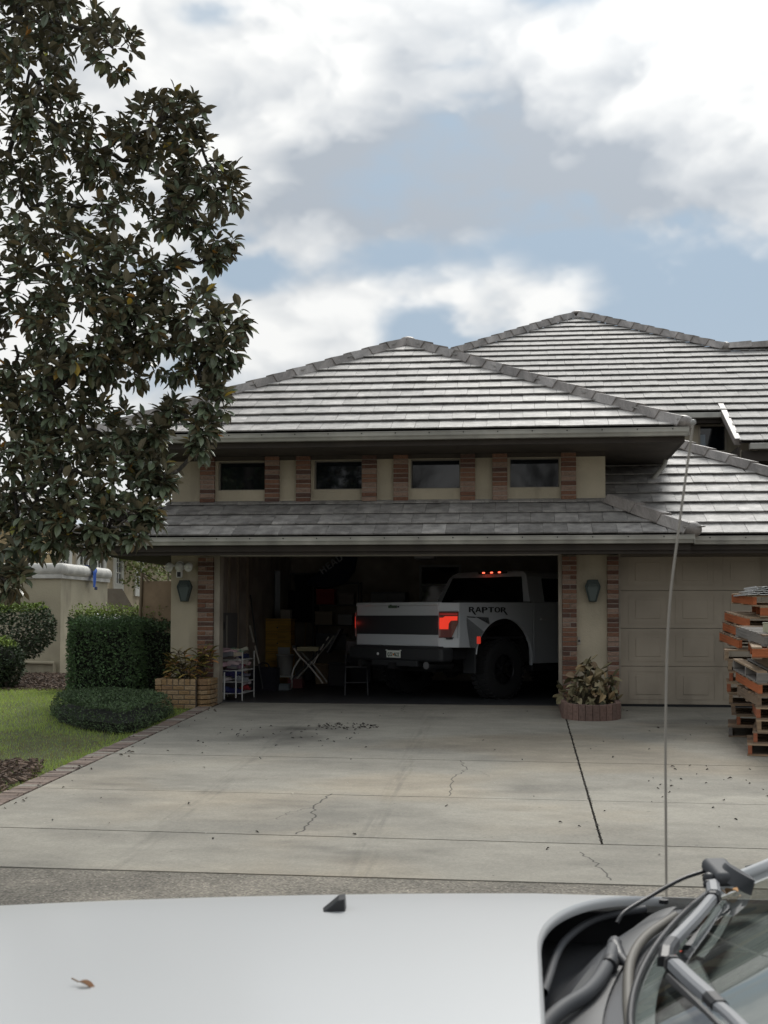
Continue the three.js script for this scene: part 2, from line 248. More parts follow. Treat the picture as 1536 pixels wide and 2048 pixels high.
// ───────────────────────── the house ─────────────────────────
const house = thing('house', 'beige stucco house with grey tiled hip roofs, brick pilasters and an open double garage', 'house');
const K = 0.5206, CA = 1 / Math.hypot(1, K), SA = K * CA;        // roof pitch
const tileMats = [0.36, 0.4, 0.44, 0.52].map((s) => M(s, s * 0.945, s * 0.885, 0.62, { map: T.tile, bumpMap: T.fineBump, bumpScale: 0.0015 }));
const capLight = M(0.42, 0.385, 0.36, 0.5, { map: T.tile }), capMat = M(0.34, 0.305, 0.28, 0.5, { map: T.tile });
// one roof slope: eave point O, direction U along the eave, D = horizontal direction up the slope; tiles between left(v) and right(v)
function slope(O, U, D, rows, left, right, opt = {}) {
  const S = V(D[0] * CA, SA, D[2] * CA), N = V(-D[0] * SA, CA, -D[2] * SA), u = V(...U), o = V(...O), E = 0.37, W = 0.325, list = [];
  const P = (a, v, n) => { const q = o.clone().addScaledVector(u, a).addScaledVector(S, v).addScaledVector(N, n); return [q.x, q.y, q.z]; };
  for (let i = 0; i < rows; i++) {
    const v0 = i * E - 0.025, v1 = v0 + E + 0.05, la = left(v0 + 0.02), lb = left(v1), ra = right(v0 + 0.02), rb = right(v1), off = (i % 2 ? 0.5 : 0) * W + (opt.shift ?? 0);
    const k0 = Math.floor((Math.min(la, lb) - off) / W), k1 = Math.ceil((Math.max(ra, rb) - off) / W);
    for (let k = k0; k < k1; k++) {
      const a = k * W + off + 0.002, b = (k + 1) * W + off - 0.002, A0 = Math.max(a, la), B0 = Math.min(b, ra), A1 = Math.max(a, lb), B1 = Math.min(b, rb);
      if (B0 - A0 < 0.03) continue;
      const a1 = Math.min(A1, B0 - 0.01), b1 = Math.max(B1, a1 + 0.01), dn = R(-0.002, 0.003), th = 0.018, h0 = 0.067 + dn, h1 = 0.03 + dn;
      const c = [P(A0, v0, h0), P(B0, v0, h0), P(b1, v1, h1), P(a1, v1, h1), P(A0, v0, h0 - th), P(B0, v0, h0 - th), P(b1, v1, h1 - th), P(a1, v1, h1 - th)];
      const g = quadsGeo([[c[0], c[1], c[2], c[3]], [c[4], c[5], c[1], c[0]], [c[5], c[6], c[2], c[1]], [c[7], c[4], c[0], c[3]], [c[7], c[6], c[5], c[4]]]);
      const uo = rnd() * 3, vo = rnd() * 3, p = g.attributes.position, uv = g.attributes.uv, q = V(0, 0, 0);
      for (let m = 0; m < p.count; m++) { q.fromBufferAttribute(p, m).sub(o); uv.setXY(m, q.dot(u) + uo, q.dot(S) + vo); }
      list.push([g, rnd() < 0.06 ? 3 : Math.floor(rnd() * 3)]);
    }
  }
  if (opt.parts) for (const [g, m] of list) part(opt.parts, 'roof_tile', g, tileMats[m]);
  else { const pr = part(opt.merged, opt.name ?? 'roof_tiles', list.map((l) => l[0]), opt.dim ?? tileMats[1]); pr.userData.kind = 'stuff'; }
}
// ridge caps from A (low) to B (high)
function caps(parent, A, B, opt = {}) {
  const a = V(...A), b = V(...B), d = b.clone().sub(a), L = d.length(); d.normalize();
  const side = V(d.z, 0, -d.x).normalize(), n = side.clone().cross(d).normalize(); if (n.y < 0) n.negate();
  const step = opt.step ?? 0.4, N = Math.floor(L / step), w = opt.w ?? 0.15, drop = w * 0.62;
  for (let i = 0; i < N; i++) {
    const s0 = i * step - 0.02, s1 = s0 + step + 0.04, q = [], ring = (s, up, k) => [[-w * k, -drop * k + up], [-w * 0.62 * k, up + 0.028], [w * 0.62 * k, up + 0.028], [w * k, -drop * k + up]].map(([x, y]) => a.clone().addScaledVector(d, s).addScaledVector(side, x).addScaledVector(n, y + 0.085).toArray());
    const r0 = ring(s0, 0.028, 1.06), r1 = ring(s1, 0, 0.96), u0 = ring(s0, 0.002, 1.0);
    for (let k = 0; k < 3; k++) { q.push([r0[k], r1[k], r1[k + 1], r0[k + 1]], [r0[k + 1], u0[k + 1], u0[k], r0[k]]); }
    q.push([r0[0], u0[0], r1[0], r1[0]], [r0[3], r1[3], r1[3], u0[3]], [r1[0], r1[3], r1[2], r1[1]]);
    part(parent, 'ridge_tile', quadsGeo(q), i % 3 ? capMat : capLight);
  }
  if (opt.starter) { const g = new THREE.SphereGeometry(w * 0.92, 14, 10).scale(1, 0.75, 1).translate(a.x - side.z * 0 , a.y + 0.05, a.z); part(parent, 'ridge_end_tile', boxUV(g), capMat); }
}
// gutter along x with its fascia behind; profile in (z, y): open K-shape
function gutter(x0, x1, y, z, h = 0.105) {
  const pr = [[0, 0], [0.085, 0], [0.1, 0.03], [0.118, 0.05], [0.125, h - 0.012], [0.132, h - 0.008], [0.132, h], [0.118, h], [0.11, 0.055], [0.09, 0.03], [0.08, 0.008], [0, 0.008]];
  const g = prism(pr, x1 - x0).applyMatrix4(new THREE.Matrix4().makeBasis(V(0, 0, 1), V(0, 1, 0), V(-1, 0, 0))).translate(x1, y, z);
  const o = part(house, 'gutter', boxUV(g), MT.gutter), s = []; for (let x = x0 + 0.2; x < x1; x += 0.46) s.push(new THREE.SphereGeometry(0.009, 6, 4).translate(x, y + h - 0.022, z + 0.126));
  part(o, 'gutter_screw', s, MT.dark).userData.kind = 'stuff';
  part(o, 'gutter_end', [bb(x0 - 0.004, x0 + 0.004, y + 0.002, y + h - 0.004, z, z + 0.122), bb(x1 - 0.004, x1 + 0.004, y + 0.002, y + h - 0.004, z, z + 0.122)], MT.gutter);
}
const XL = -0.735, XR = 5.54, ZB = -6.95;
// walls
{
  const w = [];
  // front: piers, header band, upper band round four clerestory windows
  w.push(bu(XL, -0.08, -0.25, 2.9, -0.2, 0), bu(4.93, 5.735, -0.25, 2.13, -0.2, 0), bu(-0.08, XR, 2.16, 2.9, -0.2, -0.002), bu(XR, 10.75, 2.16, 2.62, -0.2, -0.003));
  const wins = [[-0.045, 0.652], [1.378, 2.079], [2.783, 3.492], [4.197, 4.9]];
  w.push(bu(XL, XR, 2.9, 3.09, -0.2, 0), bu(XL, XR, 3.515, 3.75, -0.2, 0));
  let x = XL; for (const [a, b] of wins) { w.push(bu(x, a, 3.09, 3.515, -0.2, 0)); x = b; } w.push(bu(x, XR, 3.09, 3.515, -0.2, 0));
  // left side, tower right side, back, far right
  w.push(bu(XL, XL + 0.2, -0.25, 3.75, ZB, -0.2), bu(XR - 0.2, XR, 2.9, 3.75, ZB, -0.2), bu(XL + 0.2, 10.75, -0.25, 3.75, ZB - 0.2, ZB), bu(10.55, 10.75, -0.25, 2.9, ZB, -0.2), bu(10.4, 10.75, -0.25, 2.16, -0.2, 0));
  part(house, 'stucco_wall', w, MT.stucco);
  part(house, 'sill_line', [bu(XL - 0.006, XR + 0.006, 2.93, 2.962, -0.01, 0.016)], MT.stucco);
  // garage inside: lining, ceiling, slab
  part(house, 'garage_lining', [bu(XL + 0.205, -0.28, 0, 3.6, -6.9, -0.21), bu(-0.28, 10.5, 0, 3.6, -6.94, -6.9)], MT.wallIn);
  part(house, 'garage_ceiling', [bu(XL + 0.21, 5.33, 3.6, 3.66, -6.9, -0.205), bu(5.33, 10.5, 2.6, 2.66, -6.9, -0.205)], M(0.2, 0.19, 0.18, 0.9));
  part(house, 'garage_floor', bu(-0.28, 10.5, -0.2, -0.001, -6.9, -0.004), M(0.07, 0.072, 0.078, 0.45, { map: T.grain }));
  part(house, 'wall_stud', [-1, -1.6, -2.2, -2.9].flatMap((z) => [bb(-0.28, -0.24, 0.02, 2.5, z - 0.04, z)]), M(0.25, 0.2, 0.15, 0.8));
  // windows
  const rim = M(0.2, 0.18, 0.15, 0.6);
  for (const [a, b] of wins) {
    const g = new THREE.Group(); g.name = 'clerestory_window'; house.add(g); 
    part(g, 'pane', bb(a + 0.01, b - 0.01, 3.1, 3.505, -0.13, -0.122), MT.glassDark);
    part(g, 'window_frame', [bb(a, b, 3.09, 3.105, -0.16, -0.06), bb(a, b, 3.5, 3.515, -0.16, -0.06), bb(a, a + 0.014, 3.105, 3.5, -0.16, -0.06), bb(b - 0.014, b, 3.105, 3.5, -0.16, -0.06)], rim);
  }
  // brick pilasters: single bricks, mortar behind
  const bm = [[0.2, 0.095, 0.06], [0.235, 0.12, 0.075], [0.15, 0.072, 0.048], [0.3, 0.2, 0.15], [0.115, 0.062, 0.047]].map(([r, g, b]) => M(r, g, b, 0.9, { map: T.brick, bumpMap: T.fineBump, bumpScale: 0.003 }));
  const geos = {};
  const brickGeo = (w, s) => geos[w + '_' + s] ??= boxUV(new RoundedBoxGeometry(w, 0.056, 0.07, 1, 0.005).translate(s * 0.7, s * 0.3, 0)).translate(-s * 0.7, -s * 0.3, 0);
  const pilaster = (x0, x1, y0, y1, up) => {
    const g = new THREE.Group(); g.name = 'brick_pilaster'; house.add(g); const w = x1 - x0;
    part(g, 'mortar', bu(x0 + 0.006, x1 - 0.006, y0, y1, 0.001, 0.054), MT.mortar);
    const n = Math.round((y1 - y0) / 0.067), c = (y1 - y0) / n;
    for (let i = 0; i < n; i++) {
      const two = w > 0.16 && i % 2 && rnd() < 0.75, ww = Math.round((two ? w * 0.55 : w) * 200) / 200, y = y0 + (i + 0.5) * c;
      const add = (cx, bw) => { const b = part(g, 'brick', brickGeo(bw, Math.floor(rnd() * 3)), bm[rnd() < 0.13 ? 3 : Math.floor(rnd() * 5)]); b.position.set(cx, y, 0.03 + R(-0.008, 0.01)); b.scale.y = (c - 0.011) / 0.056; b.rotation.y = R(-0.03, 0.03); b.rotation.z = R(-0.012, 0.012); };
      if (two && !up) { add(x0 + ww / 2 - 0.004, ww - 0.008); add(x1 - (w - ww) / 2 + 0.001, Math.round((w - ww - 0.004) * 200) / 200); } else add((x0 + x1) / 2, Math.round(w * 200) / 200);
    }
  };
  for (const [a, b] of [[-0.3, -0.085], [0.662, 0.872], [1.122, 1.332], [2.085, 2.295], [2.54, 2.75], [3.498, 3.708], [3.955, 4.165], [4.92, 5.13]]) pilaster(a, b, 2.905, 3.575, true);
  for (const [a, b] of [[-0.318, -0.09], [4.932, 5.13], [5.556, 5.712]]) pilaster(a, b, -0.03, 2.11, false);
  // jambs and head of the open door
  part(house, 'door_jamb', [bu(-0.085, 0, -0.02, 2.155, -0.19, 0.03)], MT.trim); part(house, 'door_jamb', [bu(4.88, 4.93, -0.02, 2.155, -0.19, 0.03)], MT.trim); part(house, 'door_jamb', [bu(5.715, 5.742, -0.02, 2.155, -0.19, 0.02)], MT.trim);
  part(house, 'door_head', [bu(0, 4.88, 2.128, 2.155, -0.19, 0.028)], M(0.5, 0.47, 0.42, 0.6));
  part(house, 'door_head', [bu(5.742, 10.4, 2.1, 2.157, -0.19, 0.01)], M(0.12, 0.1, 0.08, 0.7));
}
// upper hip roof over the garage
{
  const y0 = 3.765, z0 = 0.95, xl = -1.65, xr = 6.54, run = (xr - xl) / 2, len = run / CA, ap = [(xl + xr) / 2, y0 + K * run, z0 - run];
  const roof = new THREE.Group(); roof.name = 'upper_roof'; house.add(roof);
  part(roof, 'roof_deck', quadsGeo([[[xl, y0, z0], [xr, y0, z0], ap, ap], [[xr, y0, z0], [xr, y0, -9], [ap[0], ap[1], -9], ap], [[xl, y0, -9], [xl, y0, z0], ap, [ap[0], ap[1], -9]]]), MT.deck);
  slope([0, y0, z0], [1, 0, 0], [0, 0, -1], 13, (v) => xl + v * CA, (v) => xr - v * CA, { parts: roof });
  slope([xr, y0, 0], [0, 0, -1], [-1, 0, 0], 12, (v) => -z0 + v * CA, () => 8, { merged: roof, name: 'side_roof_tiles' });
  slope([xl, y0, 0], [0, 0, 1], [1, 0, 0], 12, () => -8, (v) => z0 - v * CA, { merged: roof, name: 'side_roof_tiles' });
  caps(roof, [xr - 0.04, y0 + 0.02, z0 - 0.04], [ap[0] + 0.02, ap[1] - 0.01, ap[2] + 0.02], { starter: true }); caps(roof, [xl + 0.04, y0 + 0.02, z0 - 0.04], [ap[0] - 0.02, ap[1] - 0.01, ap[2] + 0.02], { starter: true });
  caps(roof, [ap[0], ap[1], -9], [ap[0], ap[1] + 0.01, ap[2] + 0.1]);
  part(roof, 'ridge_end_tile', boxUV(new THREE.SphereGeometry(0.14, 12, 8).scale(1, 0.5, 1).translate(ap[0], ap[1] + 0.06, ap[2])), capMat);
  gutter(xl - 0.02, xr + 0.02, 3.652, 0.93);
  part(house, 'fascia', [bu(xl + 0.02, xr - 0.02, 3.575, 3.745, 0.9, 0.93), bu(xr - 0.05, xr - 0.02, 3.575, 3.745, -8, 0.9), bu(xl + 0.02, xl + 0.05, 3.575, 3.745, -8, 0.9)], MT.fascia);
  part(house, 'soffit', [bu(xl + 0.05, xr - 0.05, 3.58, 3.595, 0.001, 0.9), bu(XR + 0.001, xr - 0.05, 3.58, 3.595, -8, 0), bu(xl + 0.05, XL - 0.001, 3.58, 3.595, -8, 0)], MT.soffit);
  part(house, 'frieze_board', [bu(XL - 0.004, XR + 0.004, 3.52, 3.579, 0.002, 0.022)], MT.soffit);
  // side gutter and downspout elbow at the right end
  part(house, 'downspout', [tube([[6.5, 3.66, -0.9], [6.46, 3.5, -0.95], [6.3, 3.3, -1.0], [6.22, 3.16, -1.02]], 0.035, 14, 8)], MT.gutter);
}
// skirt roof below the clerestory
{
  const y0 = 2.325, z0 = 1.05, xl = -1.785, xr = 6.59, roof = new THREE.Group(); roof.name = 'skirt_roof'; house.add(roof);
  const yw = y0 + K * 1.05;
  part(roof, 'roof_deck', quadsGeo([[[xl, y0, z0], [xr, y0, z0], [XR, yw, 0], [XL, yw, 0]], [[xr, y0, z0], [xr, y0, -0.3], [XR, yw, -0.3], [XR, yw, 0]], [[xl, y0, -7], [xl, y0, z0], [XL, yw, 0], [XL, yw, -7]]]), MT.deck);
  slope([0, y0, z0], [1, 0, 0], [0, 0, -1], 4, (v) => Math.min(xl + v * CA, XL), (v) => Math.max(xr - v * CA, XR), { parts: roof, shift: 0.1 });
  slope([xl, y0, 0], [0, 0, 1], [1, 0, 0], 3, () => -7, (v) => z0 - v * CA, { merged: roof, name: 'side_roof_tiles' });
  caps(roof, [xr - 0.02, y0 + 0.03, z0 - 0.02], [XR, yw + 0.03, 0], { starter: true, w: 0.165, step: 0.48 }); caps(roof, [xl + 0.02, y0 + 0.03, z0 - 0.02], [XL, yw + 0.03, 0], { starter: true, w: 0.16 });
  part(roof, 'flashing', bu(XL - 0.01, XR + 0.01, yw - 0.02, yw + 0.05, -0.001, 0.03), MT.fascia);
  gutter(xl - 0.02, xr + 0.02, 2.222, 1.03);
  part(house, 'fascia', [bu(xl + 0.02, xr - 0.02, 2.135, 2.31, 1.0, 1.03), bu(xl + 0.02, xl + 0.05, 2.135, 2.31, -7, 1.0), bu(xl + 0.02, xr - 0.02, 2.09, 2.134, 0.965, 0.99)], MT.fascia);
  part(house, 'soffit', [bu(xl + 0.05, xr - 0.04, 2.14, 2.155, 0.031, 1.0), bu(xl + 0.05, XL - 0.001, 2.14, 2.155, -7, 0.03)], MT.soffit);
}
// lower right roof over the second garage door
{
  const y0 = 2.33, z0 = 0.8, roof = new THREE.Group(); roof.name = 'right_roof'; house.add(roof);
  const hip = (v) => { const z = z0 - v * CA; return 6.79 + (z + 2.3) + 0.05; };
  part(roof, 'roof_deck', quadsGeo([[[XR, y0, z0], [hip(0), y0, z0], [hip(4.3), y0 + 4.3 * SA, z0 - 4.3 * CA], [XR, y0 + 4.3 * SA, z0 - 4.3 * CA]], [[hip(0), y0, z0], [hip(0), y0, -8], [hip(4.3), y0 + 4.3 * SA, -8], [hip(4.3), y0 + 4.3 * SA, z0 - 4.3 * CA]]]), MT.deck);
  slope([0, y0, z0], [1, 0, 0], [0, 0, -1], 11, () => XR + 0.01, hip, { parts: roof, shift: 0.2 });
  const lo = [hip(0) - 0.03, y0 + 0.02, z0 - 0.03], hi = [hip(4.28), y0 + 4.28 * SA + 0.02, z0 - 4.28 * CA]; caps(roof, lo, hi, { starter: true });
  gutter(6.64, hip(0) + 0.02, 2.22, z0 - 0.02);
  part(roof, 'gutter_splash_guard', [bb(6.52, 6.8, 2.3, 2.306, 0.98, 1.16).rotateZ(0.02)], MT.gutter);
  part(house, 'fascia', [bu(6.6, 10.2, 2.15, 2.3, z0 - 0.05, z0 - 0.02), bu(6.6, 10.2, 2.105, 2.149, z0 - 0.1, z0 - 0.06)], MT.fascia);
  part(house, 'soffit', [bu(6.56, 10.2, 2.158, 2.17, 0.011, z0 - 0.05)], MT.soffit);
}
// second, closed garage door: four sections of raised panels
{
  const door = new THREE.Group(); door.name = 'garage_door'; house.add(door); const m = M(0.42, 0.36, 0.285, 0.6, { map: T.stuccoTone });
  const fr = (x0, x1, y0, y1, z, w, t) => [bb(x0, x1, y0, y0 + w, z, z + t), bb(x0, x1, y1 - w, y1, z, z + t), bb(x0, x0 + w, y0 + w, y1 - w, z, z + t), bb(x1 - w, x1, y0 + w, y1 - w, z, z + t)];
  for (let r = 0; r < 4; r++) {
    const y0 = 0.03 + r * 0.5325; part(door, 'door_section', bu(5.745, 10.395, y0 + 0.002, y0 + 0.53, -0.15, -0.11, 0.004), m);
    for (let c = 0; c < 7; c++) { const x = 5.86 + c * 0.652; part(door, 'door_panel', [...fr(x, x + 0.54, y0 + 0.07, y0 + 0.47, -0.11, 0.014, 0.006), boxUV(prism([[x + 0.1, y0 + 0.14], [x + 0.44, y0 + 0.14], [x + 0.44, y0 + 0.4], [x + 0.1, y0 + 0.4]], 0.008, 0.003).translate(0, 0, -0.11))].map((g) => boxUV(g)), m); }
  }
  part(door, 'rubber_seal', bb(5.745, 10.395, -0.002, 0.03, -0.15, -0.115), MT.rubber);
}
// main house behind: big roof, wall and window
{
  const z0 = -3.5, y0 = 4.7, ap = [5.6, y0 + K * 6.14, z0 - 6.14], roof = new THREE.Group(); roof.name = 'main_roof'; house.add(roof);
  const at = (x, z, up = 0) => [x, y0 + K * (z0 - z) + up, z], zr = -6.9, xh = ap[0] + (zr - ap[2]);     // xh: where the right hip meets the lower ridge
  const xlE = ap[0] - 6.14;
  part(roof, 'roof_deck', quadsGeo([[at(xlE, z0), at(16, z0), at(16, zr), at(xh, zr)], [at(xlE, z0), at(xh, zr), ap, ap], [at(7.76, -2.12), at(16, -2.12), at(16, z0), at(7.76, z0)],
    [[xlE, y0, -16], at(xlE, z0), ap, [ap[0], ap[1], -16]], [at(xh, zr), [xh + 3, y0 + K * 3, -10], ap, ap], [at(xh, zr), at(16, zr), [16, y0, -10.3], [xh, y0, -10.3]]]), MT.deck);
  const vr = (z0 - zr) / CA, va = 6.14 / CA;
  slope([0, y0, z0], [1, 0, 0], [0, 0, -1], 19, (v) => Math.max(xlE + v * CA, 1.5), (v) => v < vr ? 13 : ap[0] + (va - v) * CA, { merged: roof, dim: M(0.33, 0.315, 0.295, 0.68, { map: T.tile, bumpMap: T.fineBump, bumpScale: 0.0015 }) });
  slope([0, y0 - K * (-2.12 - z0), -2.12], [1, 0, 0], [0, 0, -1], 4, () => 7.76, () => 13, { merged: roof, dim: M(0.33, 0.315, 0.295, 0.68, { map: T.tile }) });
  caps(roof, at(2.0, -3.5 - (2.0 - xlE), 0.02), [ap[0], ap[1] + 0.02, ap[2]]); caps(roof, at(xh, zr, 0.03), [ap[0], ap[1] + 0.02, ap[2]], { starter: true }); caps(roof, at(16, zr, 0.02), at(xh, zr, 0.04));
  part(roof, 'ridge_end_tile', boxUV(new THREE.SphereGeometry(0.15, 12, 8).scale(1, 0.4, 1).translate(ap[0], ap[1] + 0.08, ap[2])), capMat);
  // stepped rake of tile ends beside the recess
  for (let i = 0; i < 5; i++) { const z = -2.14 - i * 0.37 * CA, b = part(roof, 'rake_tile', boxUV(bb(-0.03, 0.07, -0.1, 0.015, -0.385, 0.0, 0.01)), capMat); const q = at(7.72, z, 0.05); b.position.set(...q); b.rotation.x = Math.atan(K); }
  part(house, 'main_gutter', boxUV(bb(5.6, 7.72, 4.6, 4.69, z0 - 0.02, z0 + 0.1, 0.01)), MT.gutter); part(house, 'main_gutter', boxUV(bb(7.9, 13, 3.87, 3.965, -2.13, -2.0, 0.01)), MT.gutter);
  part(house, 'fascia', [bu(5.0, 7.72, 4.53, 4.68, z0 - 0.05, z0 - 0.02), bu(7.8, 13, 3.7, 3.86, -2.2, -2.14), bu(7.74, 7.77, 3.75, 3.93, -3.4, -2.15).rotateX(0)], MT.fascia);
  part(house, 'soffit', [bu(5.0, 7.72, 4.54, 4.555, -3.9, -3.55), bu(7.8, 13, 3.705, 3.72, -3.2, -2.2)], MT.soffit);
  part(house, 'upper_wall', [bu(5.6, 7.36, 2.9, 4.53, -3.95, -3.75), bu(7.36, 7.83, 2.9, 4.06, -3.95, -3.75), bu(7.36, 7.83, 4.53, 4.6, -3.95, -3.75), bu(7.83, 8.2, 2.9, 4.6, -3.95, -3.75), bu(7.95, 8.2, 2.9, 4.0, -3.75, -3.0), bu(8.2, 13, 2.9, 3.75, -3.2, -3.0)], M(0.5, 0.44, 0.34, 0.9, { map: T.stuccoTone }));
  const wn = new THREE.Group(); wn.name = 'upper_window'; house.add(wn);
  part(wn, 'pane', bb(7.39, 7.81, 4.09, 4.51, -3.85, -3.842), MT.glassDark); part(wn, 'window_frame', [bb(7.36, 7.39, 4.06, 4.53, -3.88, -3.73), bb(7.81, 7.83, 4.06, 4.53, -3.88, -3.73), bb(7.39, 7.81, 4.06, 4.09, -3.88, -3.72), bb(7.39, 7.81, 4.51, 4.53, -3.88, -3.73)], MT.trim);
  part(wn, 'window_blind', [bb(7.392, 7.49, 4.1, 4.38, -3.842, -3.838)], M(0.3, 0.36, 0.42, 0.3));
}
// lanterns beside the door: tapered six-sided metal boxes with louvres
function lantern(x, y, label) {
  const t = thing('wall_lantern', label, 'lantern', [x, y, 0.001], 0, 'lanterns beside the garage door'), m = M(0.035, 0.05, 0.045, 0.55);
  const P = [[-0.045, -0.155], [0.045, -0.155], [0.105, 0.06], [0.062, 0.155], [-0.062, 0.155], [-0.105, 0.06]];
  part(t, 'body', prism(P, 0.1, 0.01), m); part(t, 'panel', prism(P.map(([a, b]) => [a * 0.72, b * 0.8 - 0.02]), 0.016, 0.004).translate(0, 0, 0.095), M(0.055, 0.075, 0.068, 0.4));
  for (let i = 0; i < 3; i++) part(t, 'louvre', bb(-0.066 + i * 0.004, 0.066 - i * 0.004, 0.062 + i * 0.026, 0.076 + i * 0.026, 0.1, 0.125).rotateX(0), m);
  part(t, 'rim', [bar([-0.045, -0.155, 0.1], [-0.105, 0.06, 0.1], 0.007), bar([0.045, -0.155, 0.1], [0.105, 0.06, 0.1], 0.007), bar([-0.105, 0.06, 0.1], [-0.062, 0.155, 0.1], 0.007), bar([0.105, 0.06, 0.1], [0.062, 0.155, 0.1], 0.007)], m);
}
lantern(-0.512, 1.62, 'dark green hexagonal wall lantern left of the open garage, under the security light'); lantern(5.352, 1.62, 'dark green hexagonal wall lantern on the pier between the two garage doors');
{
  const t = thing('security_light', 'white twin floodlight with camera high on the wall left of the garage', 'security light', [-0.585, 1.98, 0.001]), w = M(0.7, 0.69, 0.66, 0.45);
  part(t, 'base', [new THREE.CylinderGeometry(0.075, 0.06, 0.07, 16).rotateX(Math.PI / 2).translate(0, 0, 0.035), new THREE.SphereGeometry(0.07, 14, 10).translate(0, -0.01, 0.08)], w);
  for (const s of [-1, 1]) { part(t, 'arm', bar([0, 0, 0.08], [s * 0.1, 0.01, 0.1], 0.014), w); const h = part(t, 'lamp_head', [new THREE.SphereGeometry(0.06, 14, 10, 0, 6.3, 0, 1.6).rotateX(-Math.PI / 2 + 2.2), new THREE.CylinderGeometry(0.058, 0.058, 0.012, 16).rotateX(Math.PI / 2).translate(0, -0.02, 0.03)], w); h.position.set(s * 0.145, -0.005, 0.11); }
  part(t, 'camera_body', bb(-0.042, 0.042, -0.17, -0.06, 0.05, 0.12, 0.018), w); part(t, 'camera_face', bb(-0.026, 0.026, -0.155, -0.085, 0.118, 0.126, 0.01), MT.black);
}
{ const t = thing('doorbell_box', 'small grey key switch on the pier just right of the brick', 'switch', [5.165, 0.92, 0.001]); part(t, 'plate', bb(-0.022, 0.022, -0.055, 0.055, 0, 0.012, 0.004), M(0.4, 0.36, 0.3, 0.6)); part(t, 'button', bb(-0.012, 0.012, -0.02, 0.012, 0.012, 0.02, 0.003), MT.black); }
// ───────────────────────── plants ─────────────────────────
// a leaf: folded along its midrib, drooping to the tip; upper and lower skin with their own colours
function leafGeo(len, wid, fold, droop, top, under, n = 4) {
  const pos = [], col = [], row = (t) => { const w = wid * Math.pow(Math.max(0, Math.sin(Math.PI * Math.pow(t, 1.05))), 0.62) * 0.5, y = -droop * t * t * len, z = t * len; return [[-w, y + fold * w, z], [0, y, z], [w, y + fold * w, z]]; };
  for (const side of [0, 1]) for (let i = 0; i < n; i++) {
    const a = row(i / n), b = row((i + 1) / n), off = side ? -0.012 * len : 0, c = side ? under : top;
    for (let k = 0; k < 2; k++) { const q = side ? [a[k], a[k + 1], b[k + 1], a[k], b[k + 1], b[k]] : [a[k], b[k], b[k + 1], a[k], b[k + 1], a[k + 1]]; for (const p of q) { pos.push(p[0], p[1] + off, p[2]); col.push(...c); } }
  }
  let g = new THREE.BufferGeometry(); g.setAttribute('position', new THREE.Float32BufferAttribute(pos, 3)); g.setAttribute('color', new THREE.Float32BufferAttribute(col, 3));
  g.setAttribute('uv', new THREE.Float32BufferAttribute(new Float32Array(pos.length / 3 * 2), 2)); g.computeVertexNormals(); return g;
}
const quatFrom = (dir, roll) => { const z = dir.clone().normalize(), h = Math.abs(z.y) > 0.95 ? V(1, 0, 0) : V(0, 1, 0), x = h.clone().cross(z).normalize(), y = z.clone().cross(x); return new THREE.Quaternion().setFromRotationMatrix(new THREE.Matrix4().makeBasis(x, y, z)).multiply(new THREE.Quaternion().setFromAxisAngle(V(0, 0, 1), roll)); };
const leafMat = (rough = 0.42, tr = 0) => tr ? new THREE.MeshPhysicalMaterial({ color: lin(1, 1, 1), vertexColors: true, roughness: rough, transmission: tr, thickness: 0 }) : new THREE.MeshStandardMaterial({ color: lin(1, 1, 1), vertexColors: true, roughness: rough });
function instanced(parent, name, geo, m, list, kind = 'stuff') { // list of [matrix, color]
  const im = new THREE.InstancedMesh(geo, m, list.length); list.forEach(([mm, c], i) => { im.setMatrixAt(i, mm); im.setColorAt(i, c); });
  im.name = name; im.castShadow = im.receiveShadow = true; if (kind) im.userData.kind = kind; parent.add(im); return im;
}
const bark = M(0.13, 0.115, 0.1, 0.9, { map: T.grain, bumpMap: T.stucco, bumpScale: 0.01 });
